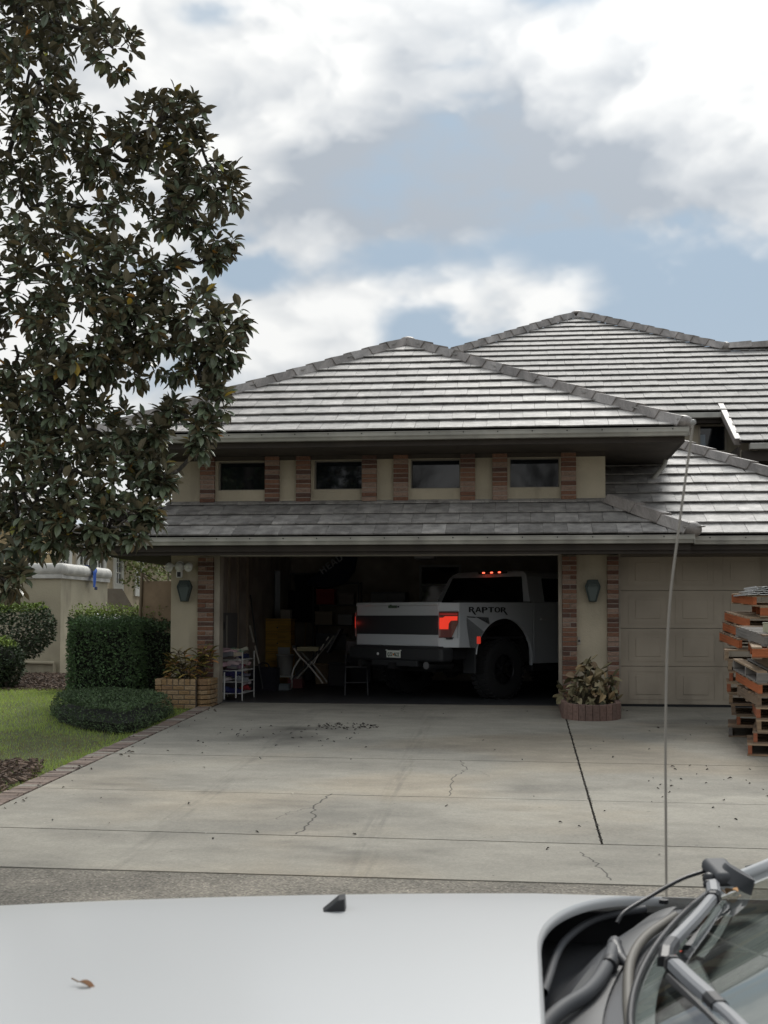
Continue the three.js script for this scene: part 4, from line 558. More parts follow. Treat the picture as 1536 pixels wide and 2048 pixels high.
// ───────────────────────── the pickup in the garage ─────────────────────────
const font = await new FontLoader().loadAsync('fonts/droid/droid_sans_bold.typeface.json');
{ // local frame: x right, y up, rear at z = 0, nose at z = -5.85
  const t = thing('pickup_truck', 'silver-white lifted pickup truck parked at an angle in the garage with its tail lights on', 'pickup truck', [2.46, 0, -1.18], -40 * Math.PI / 180);
  const paint = new THREE.MeshPhysicalMaterial({ color: lin(0.5, 0.52, 0.54), roughness: 0.42, clearcoat: 0.8, clearcoatRoughness: 0.08 }), plastic = M(0.018, 0.019, 0.021, 0.6), gloss = M(0.012, 0.013, 0.016, 0.3), dk = M(0.006, 0.006, 0.007, 0.9), redLens = new THREE.MeshPhysicalMaterial({ color: lin(0.12, 0.004, 0.004), roughness: 0.15, clearcoat: 1 });
  const glow = (r, g, b, k) => new THREE.MeshStandardMaterial({ color: lin(0.2, 0.01, 0.01), emissive: lin(r, g, b), emissiveIntensity: k, roughness: 0.4 });
  // side panels with the wheel arch cut out: profile in (z, y)
  const side = (pts, x, th) => prism(pts.map(([z, y]) => [-z, y]), th, 0.012).rotateY(Math.PI / 2).translate(x, 0, 0); // prism x axis -> -z
  const arch = (cz, y0, r, ry, n = 18, a0 = 0, a1 = Math.PI) => { const o = []; for (let i = 0; i <= n; i++) { const a = mix(a0, a1, i / n); o.push([cz + Math.cos(a) * r, y0 + Math.sin(a) * ry]); } return o; };
  const bed = [[-0.2, 0.8], [-0.2, 1.43], [-0.22, 1.465], [-1.9, 1.485], [-1.9, 0.5], [-1.87, 0.5], ...arch(-1.23, 0.62, 0.65, 0.61, 20, Math.PI * 1.02, 0.18), [-0.56, 0.79]];
  for (const s of [-1, 1]) {
    const b = part(t, 'bed_side', side(bed, s > 0 ? 1.06 : -1.12, 0.06), paint);
    // swollen arch lip and the black liner
    const lip = arch(-1.23, 0.62, 0.655, 0.615, 20, Math.PI, 0.12).map(([z, y]) => [s * 1.115, y, z]); part(b, 'fender_lip', tube(lip, 0.011, 40, 8), paint);
    part(b, 'bed_rail', bb(s > 0 ? 0.98 : -1.11, s > 0 ? 1.11 : -0.98, 1.475, 1.495, -1.88, -0.21, 0.01), plastic);
    const lin2 = arch(-1.23, 0.55, 0.63, 0.6, 16).map(([z, y]) => [z, y]); const q = []; for (let i = 0; i + 1 < lin2.length; i++) q.push([[s * 0.55, lin2[i][1], lin2[i][0]], [s * 1.07, lin2[i][1], lin2[i][0]], [s * 1.07, lin2[i + 1][1], lin2[i + 1][0]], [s * 0.55, lin2[i + 1][1], lin2[i + 1][0]]]); part(t, 'wheel_well', quadsGeo(q), dk);
    part(t, 'marker_lamp', bb(s > 0 ? 1.1 : -1.14, s > 0 ? 1.14 : -1.1, 0.85, 0.96, -0.66, -0.585, 0.012), s > 0 ? glow(0.85, 0.06, 0.035, 0.35) : redLens);
    part(t, 'mud_flap', bb(s > 0 ? 0.86 : -1.11, s > 0 ? 1.11 : -0.86, 0.4, 0.86, -0.6, -0.56, 0.015), plastic);
    // doors and cab side
    part(t, 'cab_side', side([[-1.93, 0.52], [-1.93, 1.49], [-4.3, 1.47], [-4.3, 0.52]], s > 0 ? 1.0 : -1.06, 0.06), paint);
    part(t, 'rear_door_edge', bar([s * 1.062, 0.55, -1.99], [s * 1.062, 1.46, -1.99], 0.016), paint);
    const h = part(t, 'door_handle', bb(s > 0 ? 1.06 : -1.09, s > 0 ? 1.09 : -1.06, 1.2, 1.24, -2.34, -2.14, 0.012), M(0.5, 0.5, 0.52, 0.3));
    part(t, 'rocker_step', bb(s > 0 ? 0.9 : -1.06, s > 0 ? 1.06 : -0.9, 0.4, 0.5, -4.2, -1.95, 0.03), plastic);
    part(t, 'side_window', quadsGeo([[[s * 1.028, 1.5, -2.3], [s * 1.028, 1.5, -4.0], [s * 0.866, 1.88, -3.55], [s * 0.866, 1.88, -2.42]]]), MT.glassDark);
    part(t, 'front_fender', bb(s > 0 ? 0.93 : -0.99, s > 0 ? 0.99 : -0.93, 0.75, 1.3, -5.8, -4.31, 0.06), paint);
    // wheels
    for (const [z, n] of [[-1.23, 0], [-4.9, 1]]) {
      const w = new THREE.Group(); w.name = 'wheel'; t.add(w); w.position.set(s * 0.97, 0.452, z);
      const tp = [[0.24, -0.14], [0.36, -0.15], [0.42, -0.14], [0.45, -0.11], [0.452, -0.05], [0.452, 0.05], [0.45, 0.11], [0.42, 0.14], [0.36, 0.15], [0.24, 0.14]].map(([r, y]) => new THREE.Vector2(r, y));
      part(w, 'tyre', new THREE.LatheGeometry(tp, 40).rotateZ(Math.PI / 2), MT.rubber);
      const lugs = []; for (let k = 0; k < 34; k++) for (const j of [-1, 1]) lugs.push(bb(j > 0 ? 0.03 : -0.145, j > 0 ? 0.145 : -0.03, 0.445, 0.468, -0.025, 0.025).rotateX((k + (j > 0 ? 0.5 : 0)) / 34 * Math.PI * 2)); part(w, 'tread', lugs, MT.rubber).userData.kind = 'stuff';
      const rim = [new THREE.CylinderGeometry(0.235, 0.235, 0.04, 28).rotateZ(Math.PI / 2).translate(s * 0.02, 0, 0), new THREE.TorusGeometry(0.235, 0.02, 8, 30).rotateY(Math.PI / 2).translate(s * 0.12, 0, 0)]; for (let k = 0; k < 6; k++) rim.push(bb(s > 0 ? 0.06 : -0.11, s > 0 ? 0.11 : -0.06, 0.03, 0.23, -0.03, 0.03).rotateX(k * Math.PI / 3)); part(w, 'rim', rim, M(0.03, 0.03, 0.033, 0.35, { metalness: 0.6 }));
      part(w, 'hub_cap', new THREE.CylinderGeometry(0.05, 0.06, 0.05, 16).rotateZ(Math.PI / 2).translate(s * 0.12, 0, 0), M(0.25, 0.25, 0.26, 0.3, { metalness: 1 }));
    }
    // chamfered corner: paint above and below, the tail lamp across the bevel
    const foot = (y0, y1, x0, x1, cut, dz) => { const g = prism([[x0, 0.06], [x0, 0], [x0 + 0.0, 0], [x1, -cut], [x1, -cut - 0.05], [x0, -cut - 0.05]].filter((_, i) => i !== 0 && i !== 2).map(([x, z]) => [x, -z]), y1 - y0, 0.006).rotateX(-Math.PI / 2).translate(0, y0, dz ?? 0); return s > 0 ? g : g.applyMatrix4(new THREE.Matrix4().makeScale(-1, 1, 1)); };
    const flip = (g) => { if (s < 0) { g = norm(g); const p = g.attributes.position.array; for (let k = 0; k < p.length; k += 9) for (let c = 0; c < 3; c++) { const q = p[k + 3 + c]; p[k + 3 + c] = p[k + 6 + c]; p[k + 6 + c] = q; } g.computeVertexNormals(); } return g; };
    part(t, 'bed_corner', [flip(foot(1.335, 1.462, 0.9, 1.115, 0.2)), flip(foot(0.8, 0.94, 0.9, 1.115, 0.2)), flip(foot(0.93, 1.34, 0.9, 1.08, 0.16, -0.03))], paint);
    const L = new THREE.Group(); L.name = 'tail_lamp'; t.add(L);
    // lamp face: u along the bevel (0 at the tailgate), y up; set on the bevel plane
    const W0 = 0.294, ang = Math.atan2(0.2, 0.215), face = (pts, th, off) => { const g = prism(pts, th, 0.002); const d = V(Math.cos(ang), 0, -Math.sin(ang)), n = V(Math.sin(ang), 0, Math.cos(ang)); g.applyMatrix4(new THREE.Matrix4().makeBasis(d, V(0, 1, 0), n)).translate(0.9 + n.x * off, 0, n.z * off); if (s < 0) { g.applyMatrix4(new THREE.Matrix4().makeScale(-1, 1, 1)); return flip(g); } return g; };
    part(L, 'lens', face([[0.0, 0.945], [0.19, 0.95], [0.285, 1.165], [0.292, 1.33], [0.0, 1.328]], 0.03, -0.008), redLens);
    const gl = glow(1.0, 0.045, 0.016, 0.5), gd = glow(0.7, 0.02, 0.01, 0.22);
    part(L, 'lamp_glow', face([[0.008, 1.07], [0.14, 1.07], [0.145, 1.15], [0.175, 1.195], [0.272, 1.2], [0.275, 1.262], [0.09, 1.262], [0.06, 1.24], [0.008, 1.24]], 0.004, 0.023), gl);
    part(L, 'lamp_line', face([[0.012, 1.285], [0.275, 1.285], [0.275, 1.3], [0.012, 1.3]], 0.004, 0.023), gd);
    part(L, 'reflector', face([[0.01, 0.965], [0.016, 0.965], [0.016, 1.05], [0.01, 1.05]], 0.004, 0.023), M(0.5, 0.3, 0.3, 0.3));
    const pl = new THREE.PointLight(new THREE.Color(1, 0.06, 0.03), 0.006, 4); pl.position.set(s * 0.92, 1.15, 0.07); t.add(pl);
  }
  // tailgate with its dark applique
  const tg = part(t, 'tailgate', [bb(-0.897, 0.897, 0.81, 1.46, -0.07, 0.005, 0.02), bb(-0.897, 0.897, 1.415, 1.475, -0.09, 0.025, 0.022)], paint);
  part(tg, 'tailgate_panel', bb(-0.89, 0.893, 0.985, 1.272, 0.0, 0.016, 0.006), M(0.02, 0.022, 0.025, 0.5)); part(tg, 'tailgate_handle', [bb(-0.15, 0.03, 1.385, 1.425, 0.015, 0.036, 0.008), bb(-0.125, -0.08, 1.425, 1.44, 0.0, 0.028, 0.005)], M(0.06, 0.1, 0.06, 0.4));
  part(tg, 'tailgate_camera', new THREE.CylinderGeometry(0.012, 0.012, 0.02, 10).rotateX(Math.PI / 2).translate(0.07, 1.405, 0.03), gloss);
  // bumper, plate, hitch, exhaust, underside
  const bp = part(t, 'rear_bumper', [bb(-1.02, 1.02, 0.58, 0.8, -0.2, 0.07, 0.05), bb(-0.9, -0.3, 0.78, 0.815, -0.1, 0.06, 0.01), bb(0.34, 0.95, 0.78, 0.815, -0.1, 0.06, 0.01), bb(-0.5, 0.5, 0.5, 0.6, -0.3, 0.06, 0.02)], plastic);
  const np = part(bp, 'number_plate', bb(-0.142, 0.165, 0.632, 0.742, 0.07, 0.076, 0.006), M(0.72, 0.74, 0.68, 0.5));
  { // letters as the photograph lets them be read: dark green on white, orange mark in the middle
    const tx = new TextGeometry('QZZ  N2Z', { font, size: 0.058, depth: 0.002, curveSegments: 3 }); tx.computeBoundingBox(); const w = tx.boundingBox.max.x; part(bp, 'plate_number', tx.scale(0.262 / w, 1, 1).translate(-0.12, 0.652, 0.077), M(0.02, 0.06, 0.035, 0.6));
    part(bp, 'plate_emblem', new THREE.SphereGeometry(0.018, 10, 8).scale(1, 1, 0.1).translate(0.012, 0.68, 0.077), M(0.6, 0.2, 0.02, 0.6)); part(bp, 'plate_bracket', [bb(-0.155, -0.125, 0.735, 0.752, 0.068, 0.079), bb(0.15, 0.18, 0.735, 0.752, 0.068, 0.079)], M(0.7, 0.7, 0.66, 0.5)); }
  part(bp, 'reflector', new THREE.SphereGeometry(0.022, 10, 8).translate(-0.335, 0.683, 0.07), M(0.75, 0.75, 0.75, 0.3)); part(bp, 'tow_hitch', [bb(-0.06, 0.06, 0.46, 0.56, -0.2, 0.12, 0.01)], dk);
  for (const s of [-1, 1]) part(t, 'exhaust_pipe', [bar([s * 0.68, 0.52, -0.5], [s * 0.72, 0.53, 0.06], 0.05, 0.055, 16), bar([s * 0.72, 0.53, 0.06], [s * 0.722, 0.53, 0.09], 0.056, 0.056, 16)], M(0.16, 0.16, 0.165, 0.35, { metalness: 0.9 }));
  part(t, 'underbody', [bb(-0.55, 0.55, 0.42, 0.62, -5.2, -0.3), bb(-0.94, 0.94, 0.62, 0.82, -4.4, -0.12), bar([-0.8, 0.45, -1.23], [0.8, 0.45, -1.23], 0.07), new THREE.SphereGeometry(0.16, 12, 8).translate(0, 0.44, -1.23), bar([-0.45, 0.42, -1.3], [-0.5, 0.8, -0.9], 0.04), bar([0.45, 0.42, -1.3], [0.5, 0.8, -0.9], 0.04)], dk);
  part(t, 'bed_liner', [bb(-1.05, 1.05, 0.92, 0.95, -1.88, -0.07), bb(-1.05, 1.05, 0.95, 1.45, -1.9, -1.86)], plastic);
  // cab: faceted greenhouse, roof, glass
  const gh = []; for (const s of [-1, 1]) { gh.push(V(s * 1.03, 1.46, -1.93), V(s * 1.03, 1.46, -4.3), V(s * 1.02, 1.5, -1.94), V(s * 1.02, 1.5, -4.2), V(s * 0.85, 1.9, -2.07), V(s * 0.8, 1.955, -2.1), V(s * 0.72, 1.995, -2.14), V(s * 0.56, 2.015, -2.2), V(s * 0.85, 1.9, -3.55), V(s * 0.79, 1.97, -3.45), V(s * 0.66, 2.01, -3.35)); }
  const cab = part(t, 'cab', new ConvexGeometry(gh), paint);
  part(cab, 'rear_window', quadsGeo([[[-0.9, 1.49, -1.925], [0.9, 1.49, -1.925], [0.755, 1.905, -2.062], [-0.755, 1.905, -2.062]]]), MT.glassDark);
  part(cab, 'shoulder', bb(-1.05, 1.05, 1.42, 1.49, -4.3, -1.935, 0.02), paint);
  part(cab, 'roof_lamp_bar', bb(-0.2, 0.4, 1.962, 2.0, -2.13, -2.08, 0.012), gloss);
  for (const x of [-0.075, 0.1, 0.27]) { part(cab, 'roof_lamp', bb(x - 0.028, x + 0.028, 1.972, 1.994, -2.083, -2.074, 0.006), glow(1.0, 0.12, 0.06, 2.2)); }
  const rl = new THREE.PointLight(new THREE.Color(1, 0.08, 0.04), 0.006, 3); rl.position.set(0.02, 1.985, -2.0); t.add(rl);
  part(t, 'bonnet', bb(-0.93, 0.93, 0.8, 1.34, -5.82, -4.25, 0.08), paint); part(t, 'windscreen', quadsGeo([[[-0.9, 1.47, -4.25], [0.9, 1.47, -4.25], [0.72, 1.93, -3.55], [-0.72, 1.93, -3.55]]]), MT.glassDark); part(t, 'front_grille', bb(-0.95, 0.95, 0.5, 1.25, -5.9, -5.8, 0.03), plastic);
  // lettering and graphic on the bed side
  {
    const word = 'RAPTOR', gs = []; let x = 0; for (const ch of word) { const g = new TextGeometry(ch, { font, size: 0.1, depth: 0.003, curveSegments: 2 }); g.computeBoundingBox(); const b = g.boundingBox, w = 0.128; g.translate(-b.min.x, 0, 0).scale(w / (b.max.x - b.min.x), 0.8, 1).translate(x, 0, 0); gs.push(g); x += w + 0.016; if (ch === 'R') gs.push(prism([[x - 0.075, 0.012], [x - 0.03, 0.012], [x + 0.02, -0.04], [x - 0.02, -0.035]], 0.003)); if (ch === 'P') gs.push(prism([[x - 0.144, 0.01], [x - 0.108, 0.01], [x - 0.108, -0.02], [x - 0.13, -0.01]], 0.003)); }
    part(t, 'lettering', merge(gs).rotateY(Math.PI / 2).translate(1.122, 1.322, -0.41), M(0.008, 0.008, 0.01, 0.5));
    const st = []; for (let i = 0; i < 46; i++) { const z0 = -0.36 - i * 0.017, dark = i > 10, top = 1.262 - 0.0006 * i, y1 = dark ? top - Math.min(0.1, (i - 10) * 0.006) : top - 0.02; if (Math.hypot((z0 + 1.23) / 0.68, (y1 - 0.62) / 0.64) > 1.0) st.push(prism([[0, 0], [0.009, 0], [0.035, y1 - top], [0.026, y1 - top]].map(([a, b]) => [-z0 + a, top + b]), 0.003).rotateY(Math.PI / 2).translate(1.122, 0, 0)); }
    for (let i = 0; i < 30; i++) { const y = 1.235 - i * 0.0145, zl = -0.36 - Math.max(0, (i - 6)) * 0.003; let zr = zl; while (zr > -0.95 && Math.hypot((zr - 0.02 + 1.23) / 0.68, (y - 0.62) / 0.64) > 1.02) zr -= 0.02; const L = Math.min(zl - zr, 0.5 - i * 0.012); if (L > 0.03) st.push(prism([[-zl, y], [-zl, y + 0.0055], [-zl + L, y - L * 0.55 + 0.004], [-zl + L, y - L * 0.55]].map(([a, b]) => [a, b]).filter(() => true), 0.003).rotateY(Math.PI / 2).translate(1.122, 0, 0)); }
    part(t, 'side_graphic', st, M(0.02, 0.021, 0.024, 0.5)).userData.kind = 'stuff';
  }
}
// ───────────────────────── things in the garage ─────────────────────────
{
  const wire = M(0.5, 0.5, 0.48, 0.5), steel = M(0.07, 0.07, 0.075, 0.6, { metalness: 0.5 }), n3 = (g, k, f) => { const p = g.attributes.position; for (let i = 0; i < p.count; i++) { const v = (fbm3(p.getX(i) * f + 3, p.getY(i) * f, p.getZ(i) * f + 9, 3, 5) - 0.5) * k; p.setXYZ(i, p.getX(i) + v, p.getY(i) + v, p.getZ(i) + v * 0.7); } g.computeVertexNormals(); return g; };
  // white wire rack full of folded clothes
  const rack = thing('wire_rack', 'white wire rack just inside the garage door on the left', 'rack', [-0.2, 0, -1.3]);
  const W = 0.42, D = 0.8; for (const x of [0, W]) for (const z of [0, D]) part(rack, 'post', bar([x, 0, z], [x, 0.72, z], 0.009), wire);
  for (const y of [0.1, 0.27, 0.44, 0.6]) { const g = [bar([0, y, 0], [W, y, 0], 0.005), bar([0, y, D], [W, y, D], 0.005), bar([0, y, 0], [0, y, D], 0.005), bar([W, y, 0], [W, y, D], 0.005)]; for (let i = 1; i < 8; i++) g.push(bar([0, y, D * i / 8], [W, y, D * i / 8], 0.003)); part(rack, 'shelf', g, wire); }
  part(rack, 'front_rail', [bar([-0.04, 0.36, D + 0.02], [0.16, 0.3, D + 0.06], 0.014), bar([0.16, 0.02, D + 0.06], [0.16, 0.42, D + 0.06], 0.014), bar([0.33, 0.04, D + 0.03], [0.33, 0.44, D + 0.03], 0.012), bar([0.02, 0.12, D + 0.03], [0.16, 0.08, D + 0.06], 0.012)], wire);
  const cl = { white: [0.42, 0.42, 0.4], navy: [0.025, 0.03, 0.1], red: [0.25, 0.025, 0.03], grey: [0.2, 0.2, 0.21], black: [0.015, 0.015, 0.018] }, shelfName = ['bottom', 'second', 'third', 'top'];
  [[0.1, ['navy', 'black'], ['red', 'white']], [0.27, ['white', 'navy'], ['grey', 'red']], [0.44, ['grey', 'white'], ['red', 'white']], [0.6, ['grey', 'white'], ['navy', 'white']]].forEach(([y, ...ends], r) => ends.forEach(([c1, c2], h) => {
    const t = thing('folded_clothes', `rumpled ${c1} and ${c2} clothes, ${h ? 'far' : 'near'} end of the ${shelfName[r]} wire rack shelf`, 'clothes', [-0.2 + 0.21, y + 0.006, h ? -1.1 : -0.72]);
    for (const [k, c] of [[0, c1], [1, c2]]) for (let q = 0; q < 3; q++) { const g = n3(new THREE.BoxGeometry(R(0.14, 0.26), R(0.03, 0.06), R(0.16, 0.3), 7, 3, 8).rotateY(R(-0.5, 0.5)).rotateZ(R(-0.25, 0.25)).translate(R(-0.09, 0.09), 0.03 + q * 0.022 + k * 0.055, R(-0.06, 0.06)), 0.07, R(8, 14)); part(t, 'garment', g, M(...cl[c].map((v) => v * R(0.7, 1.2)), 0.95)); }
  }));
  // yellow drawers
  const cab = thing('drawer_cabinet', 'tall yellow wooden drawer cabinet near the left garage wall', 'cabinet', [-0.06, 0, -4.5]);
  const yel = M(0.55, 0.33, 0.055, 0.6, { map: T.wood }); part(cab, 'carcass', bu(-0.24, 0.24, 0.02, 1.2, -0.45, -0.02), yel);
  for (let i = 0; i < 4; i++) { const d = part(cab, 'drawer', bu(-0.22, 0.22, 0.05 + i * 0.285, 0.325 + i * 0.285, -0.02, 0.004, 0.004), yel); part(d, 'knob', new THREE.SphereGeometry(0.014, 8, 6).translate(0, 0.2 + i * 0.285, 0.014), MT.black); }
  part(cab, 'top', bu(-0.255, 0.255, 1.2, 1.222, -0.46, 0.02, 0.004), yel);
  const bx = thing('cardboard_box', 'small pale box on top of the yellow drawer cabinet', 'box', [0.06, 1.223, -4.7]); part(bx, 'carton', bu(-0.09, 0.09, 0, 0.16, -0.1, 0.1), M(0.3, 0.28, 0.24, 0.9)); part(bx, 'flap', bb(-0.09, 0.09, 0.161, 0.165, -0.1, -0.005).rotateX(-0.02), M(0.33, 0.3, 0.26, 0.9));
  // pole leaning on the wall, bag, basket
  const st = thing('hockey_stick', 'long stick with pale tape leaning beside the yellow drawers', 'stick'); part(st, 'shaft', bar([-0.25, 1.62, -3.1], [0.0, 0.35, -2.72], 0.014), M(0.05, 0.05, 0.05, 0.6)); part(st, 'tape', [bar([-0.222, 1.1, -2.93], [-0.13, 0.82, -2.85], 0.0165), bar([-0.11, 0.76, -2.83], [-0.012, 0.47, -2.74], 0.0165)], M(0.5, 0.48, 0.42, 0.8)); part(st, 'blade', bar([0.0, 0.35, -2.72], [0.06, 0.04, -2.7], 0.018, 0.012), MT.black);
  const bag = thing('duffel_bag', 'black bag standing on the garage floor before the yellow drawers', 'bag', [0.04, 0, -3.0]); part(bag, 'body', n3(new THREE.BoxGeometry(0.42, 0.38, 0.34, 8, 8, 8).translate(0, 0.19, 0), 0.09, 5), M(0.012, 0.012, 0.02, 0.9)); part(bag, 'handle', tube([[-0.1, 0.36, 0.1], [-0.06, 0.46, 0.12], [0.06, 0.46, 0.12], [0.1, 0.36, 0.1]], 0.012, 12, 6), MT.black);
  const bs = thing('white_bucket', 'white bucket on a low stool right of the black bag', 'bucket', [0.2, 0.0, -3.9]); part(bs, 'pail', new THREE.CylinderGeometry(0.15, 0.12, 0.36, 18, 1, true).translate(0, 0.4, 0), M(0.3, 0.3, 0.29, 0.6)); part(bs, 'rim', new THREE.TorusGeometry(0.15, 0.012, 6, 20).rotateX(Math.PI / 2).translate(0, 0.58, 0), wire); part(bs, 'stool', [bb(-0.17, 0.17, 0.19, 0.215, -0.15, 0.15), bar([-0.15, 0, -0.12], [-0.15, 0.19, -0.12], 0.014), bar([0.15, 0, -0.12], [0.15, 0.19, -0.12], 0.014), bar([-0.15, 0, 0.12], [-0.15, 0.19, 0.12], 0.014), bar([0.15, 0, 0.12], [0.15, 0.19, 0.12], 0.014)], wire);
  const pc = thing('picture_panel', 'pale print with dark figure leaning on the front of the yellow drawers', 'panel', [0.08, 0.3, -4.46]); part(pc, 'board', bb(-0.12, 0.1, 0.02, 0.4, 0, 0.012), M(0.4, 0.42, 0.42, 0.8)); part(pc, 'print', prism([[-0.06, 0.06], [0.02, 0.05], [0.03, 0.16], [-0.01, 0.26], [-0.06, 0.28], [-0.09, 0.2]], 0.004).translate(0, 0, 0.013), MT.black);
  // folding camp chair with bright crossed tubes
  const ch = thing('camp_chair', 'folding chair with white crossed legs and olive seat in the middle of the garage', 'chair', [0.82, 0, -3.0]), al = M(0.5, 0.48, 0.45, 0.4);
  const z2 = 0.22; for (const z of [-z2, z2]) { part(ch, 'leg', tube([[-0.25, 0.72, z], [-0.16, 0.6, z], [0.0, 0.44, z], [0.2, 0.2, z], [0.24, 0.14, z]], 0.014, 16, 8), al); part(ch, 'leg', tube([[0.36, 0.93, z], [0.2, 0.72, z], [0.08, 0.46, z], [-0.15, 0.55, z], [-0.28, 0.2, z]].filter((_, i) => i !== 2 && i !== 3 || z > 9).concat([]), 0.012, 16, 8), z > 0 ? MT.black : al); }
  part(ch, 'leg_tube', tube([[-0.14, 0.56, z2 + 0.02], [-0.24, 0.4, z2 + 0.02], [-0.29, 0.2, z2 + 0.02]], 0.014, 12, 8), al); part(ch, 'back_tube', [bar([0.09, 0.47, z2 + 0.02], [0.17, 0.63, z2 + 0.02], 0.012), bar([0.2, 0.7, z2 + 0.02], [0.26, 0.8, z2 + 0.02], 0.012), bar([0.3, 0.86, z2 + 0.02], [0.34, 0.92, z2 + 0.02], 0.012)], al);
  part(ch, 'seat', n3(new THREE.BoxGeometry(0.36, 0.07, 0.42, 8, 2, 8).translate(-0.02, 0.71, 0), 0.03, 8), M(0.28, 0.26, 0.16, 0.9)); part(ch, 'back', n3(new THREE.BoxGeometry(0.03, 0.45, 0.42, 2, 8, 8).rotateZ(-0.5).translate(0.42, 0.85, 0), 0.02, 8), MT.black); part(ch, 'armrest', bar([-0.25, 0.74, -z2], [-0.25, 0.74, z2], 0.035), MT.black);
  // steel folding chairs beside the truck
  const fc = thing('folding_chair', 'grey steel folding chair beside the rear of the truck', 'chair', [1.72, 0, -2.1], 0.15); for (const x of [-0.17, 0.17]) { part(fc, 'leg', tube([[x * 0.9, 0.86, -0.12], [x, 0.5, 0], [x * 1.08, 0.0, 0.16]], 0.013, 10, 6), steel); part(fc, 'leg', bar([x, 0.5, 0.05], [x * 1.08, 0.0, -0.24], 0.013), steel); }
  part(fc, 'seat', bb(-0.17, 0.17, 0.44, 0.465, -0.16, 0.2, 0.01), steel); part(fc, 'backrest', bb(-0.17, 0.17, 0.68, 0.86, -0.13, -0.11, 0.008), steel); part(fc, 'crossbar', bar([-0.18, 0.2, 0.1], [0.18, 0.2, 0.1], 0.01), steel);
  // shelves along the back wall, boxes, racquet bag, coats
  const sh = thing('shelf_unit', 'grey metal shelving against the back wall of the garage, left of the truck', 'shelves', [0.72, 0, -6.62]); for (const x of [-0.45, 0.45]) for (const z of [-0.22, 0.22]) part(sh, 'upright', bb(x - 0.015, x + 0.015, 0, 1.95, z - 0.015, z + 0.015), steel); for (const y of [0.15, 0.62, 1.1, 1.5, 1.93]) part(sh, 'shelf', bb(-0.45, 0.45, y - 0.02, y, -0.23, 0.23), steel);
  const boxes = [[-0.22, 1.5, 0.36, 0.3, [0.3, 0.035, 0.03], 'red carton on the upper shelf at the back of the garage'], [0.2, 1.5, 0.3, 0.22, [0.25, 0.22, 0.2], 'pale carton beside the red one on the upper shelf'], [-0.25, 1.1, 0.34, 0.26, [0.35, 0.3, 0.24], 'tan carton on the middle shelf at the back of the garage'], [0.18, 1.1, 0.28, 0.2, [0.4, 0.41, 0.42], 'light grey storage box on the middle shelf'], [-0.1, 0.62, 0.6, 0.3, [0.12, 0.13, 0.15], 'dark storage tub on the lower shelf at the back of the garage']];
  for (const [x, y, w, h, c, l] of boxes) { const b = thing('storage_box', l, 'box', [0.72 + x, y + 0.001, -6.6]), m = M(...c, 0.85); part(b, 'carton', bb(-w / 2, w / 2, 0, h, -0.15, 0.16, 0.006), m); part(b, 'lid', bb(-w / 2 - 0.006, w / 2 + 0.006, h - 0.05, h + 0.006, -0.156, 0.166, 0.004), M(...c.map((k) => k * 1.15), 0.8)); }
  const rb = thing('racquet_bag', 'navy racquet bag with white lettering high on the back wall of the garage', 'bag', [0.62, 2.22, -6.5]); const bagG = prism([[-0.5, -0.34], [-0.42, -0.2], [0.05, 0.12], [0.22, 0.3], [0.4, 0.34], [0.52, 0.2], [0.48, -0.05], [0.3, -0.3], [0.0, -0.4]], 0.22, 0.05); part(rb, 'body', bagG, M(0.012, 0.018, 0.04, 0.8));
  const tx = new TextGeometry('HEAD', { font, size: 0.135, depth: 0.004, curveSegments: 3 }); part(rb, 'lettering', tx.scale(1.1, 1, 1).rotateZ(0.62).translate(-0.16, -0.14, 0.222), M(0.42, 0.43, 0.45, 0.6));
  const ct = thing('hanging_coats', 'dark coats hanging on the back wall of the garage left of the shelves', 'coats', [-0.0, 1.15, -6.7]); for (const [x, w, h] of [[0, 0.3, 0.95], [0.22, 0.2, 0.85], [-0.26, 0.2, 0.6]]) part(ct, 'coat', n3(new THREE.BoxGeometry(w, h, 0.18, 6, 10, 4).translate(x, h / 2, 0), 0.1, 4), M(0.014, 0.013, 0.018, 0.95)); part(ct, 'hook_rail', bb(-0.4, 0.4, 0.94, 0.99, -0.15, -0.11), steel);
  const dr = thing('inner_door', 'pale door frame standing ajar in the far left corner of the garage', 'door', [-0.24, 0, -5.2], 0.5); part(dr, 'leaf', bb(0, 0.04, 0.02, 2.05, -0.8, 0), M(0.12, 0.14, 0.17, 0.6)); part(dr, 'frame', [bb(-0.03, 0.07, 0, 2.12, 0.0, 0.06), bb(-0.03, 0.07, 2.06, 2.12, -0.8, 0)], M(0.3, 0.33, 0.36, 0.6)); part(dr, 'knob', new THREE.SphereGeometry(0.03, 10, 8).translate(0.07, 1, -0.72), steel);
  const tb = thing('grey_tub', 'small grey tub on the floor between the drawers and the camp chair', 'tub', [0.32, 0, -3.2]); part(tb, 'body', bb(-0.1, 0.1, 0, 0.09, -0.08, 0.08, 0.01), M(0.16, 0.19, 0.21, 0.7)); part(tb, 'lid', bb(-0.11, 0.11, 0.09, 0.11, -0.09, 0.09, 0.008), M(0.2, 0.23, 0.25, 0.7));
  const cr = thing('red_crate', 'dull red crate on the floor left of the camp chair legs', 'crate', [0.4, 0, -3.9]); part(cr, 'side', [bb(-0.13, 0.13, 0, 0.16, 0.1, 0.115), bb(-0.13, 0.13, 0, 0.16, -0.115, -0.1), bb(-0.13, -0.115, 0, 0.16, -0.1, 0.1), bb(0.115, 0.13, 0, 0.16, -0.1, 0.1)], M(0.16, 0.05, 0.05, 0.7)); part(cr, 'contents', n3(new THREE.BoxGeometry(0.22, 0.12, 0.19, 6, 3, 6).translate(0, 0.14, 0), 0.04, 9), M(0.2, 0.15, 0.14, 0.9));
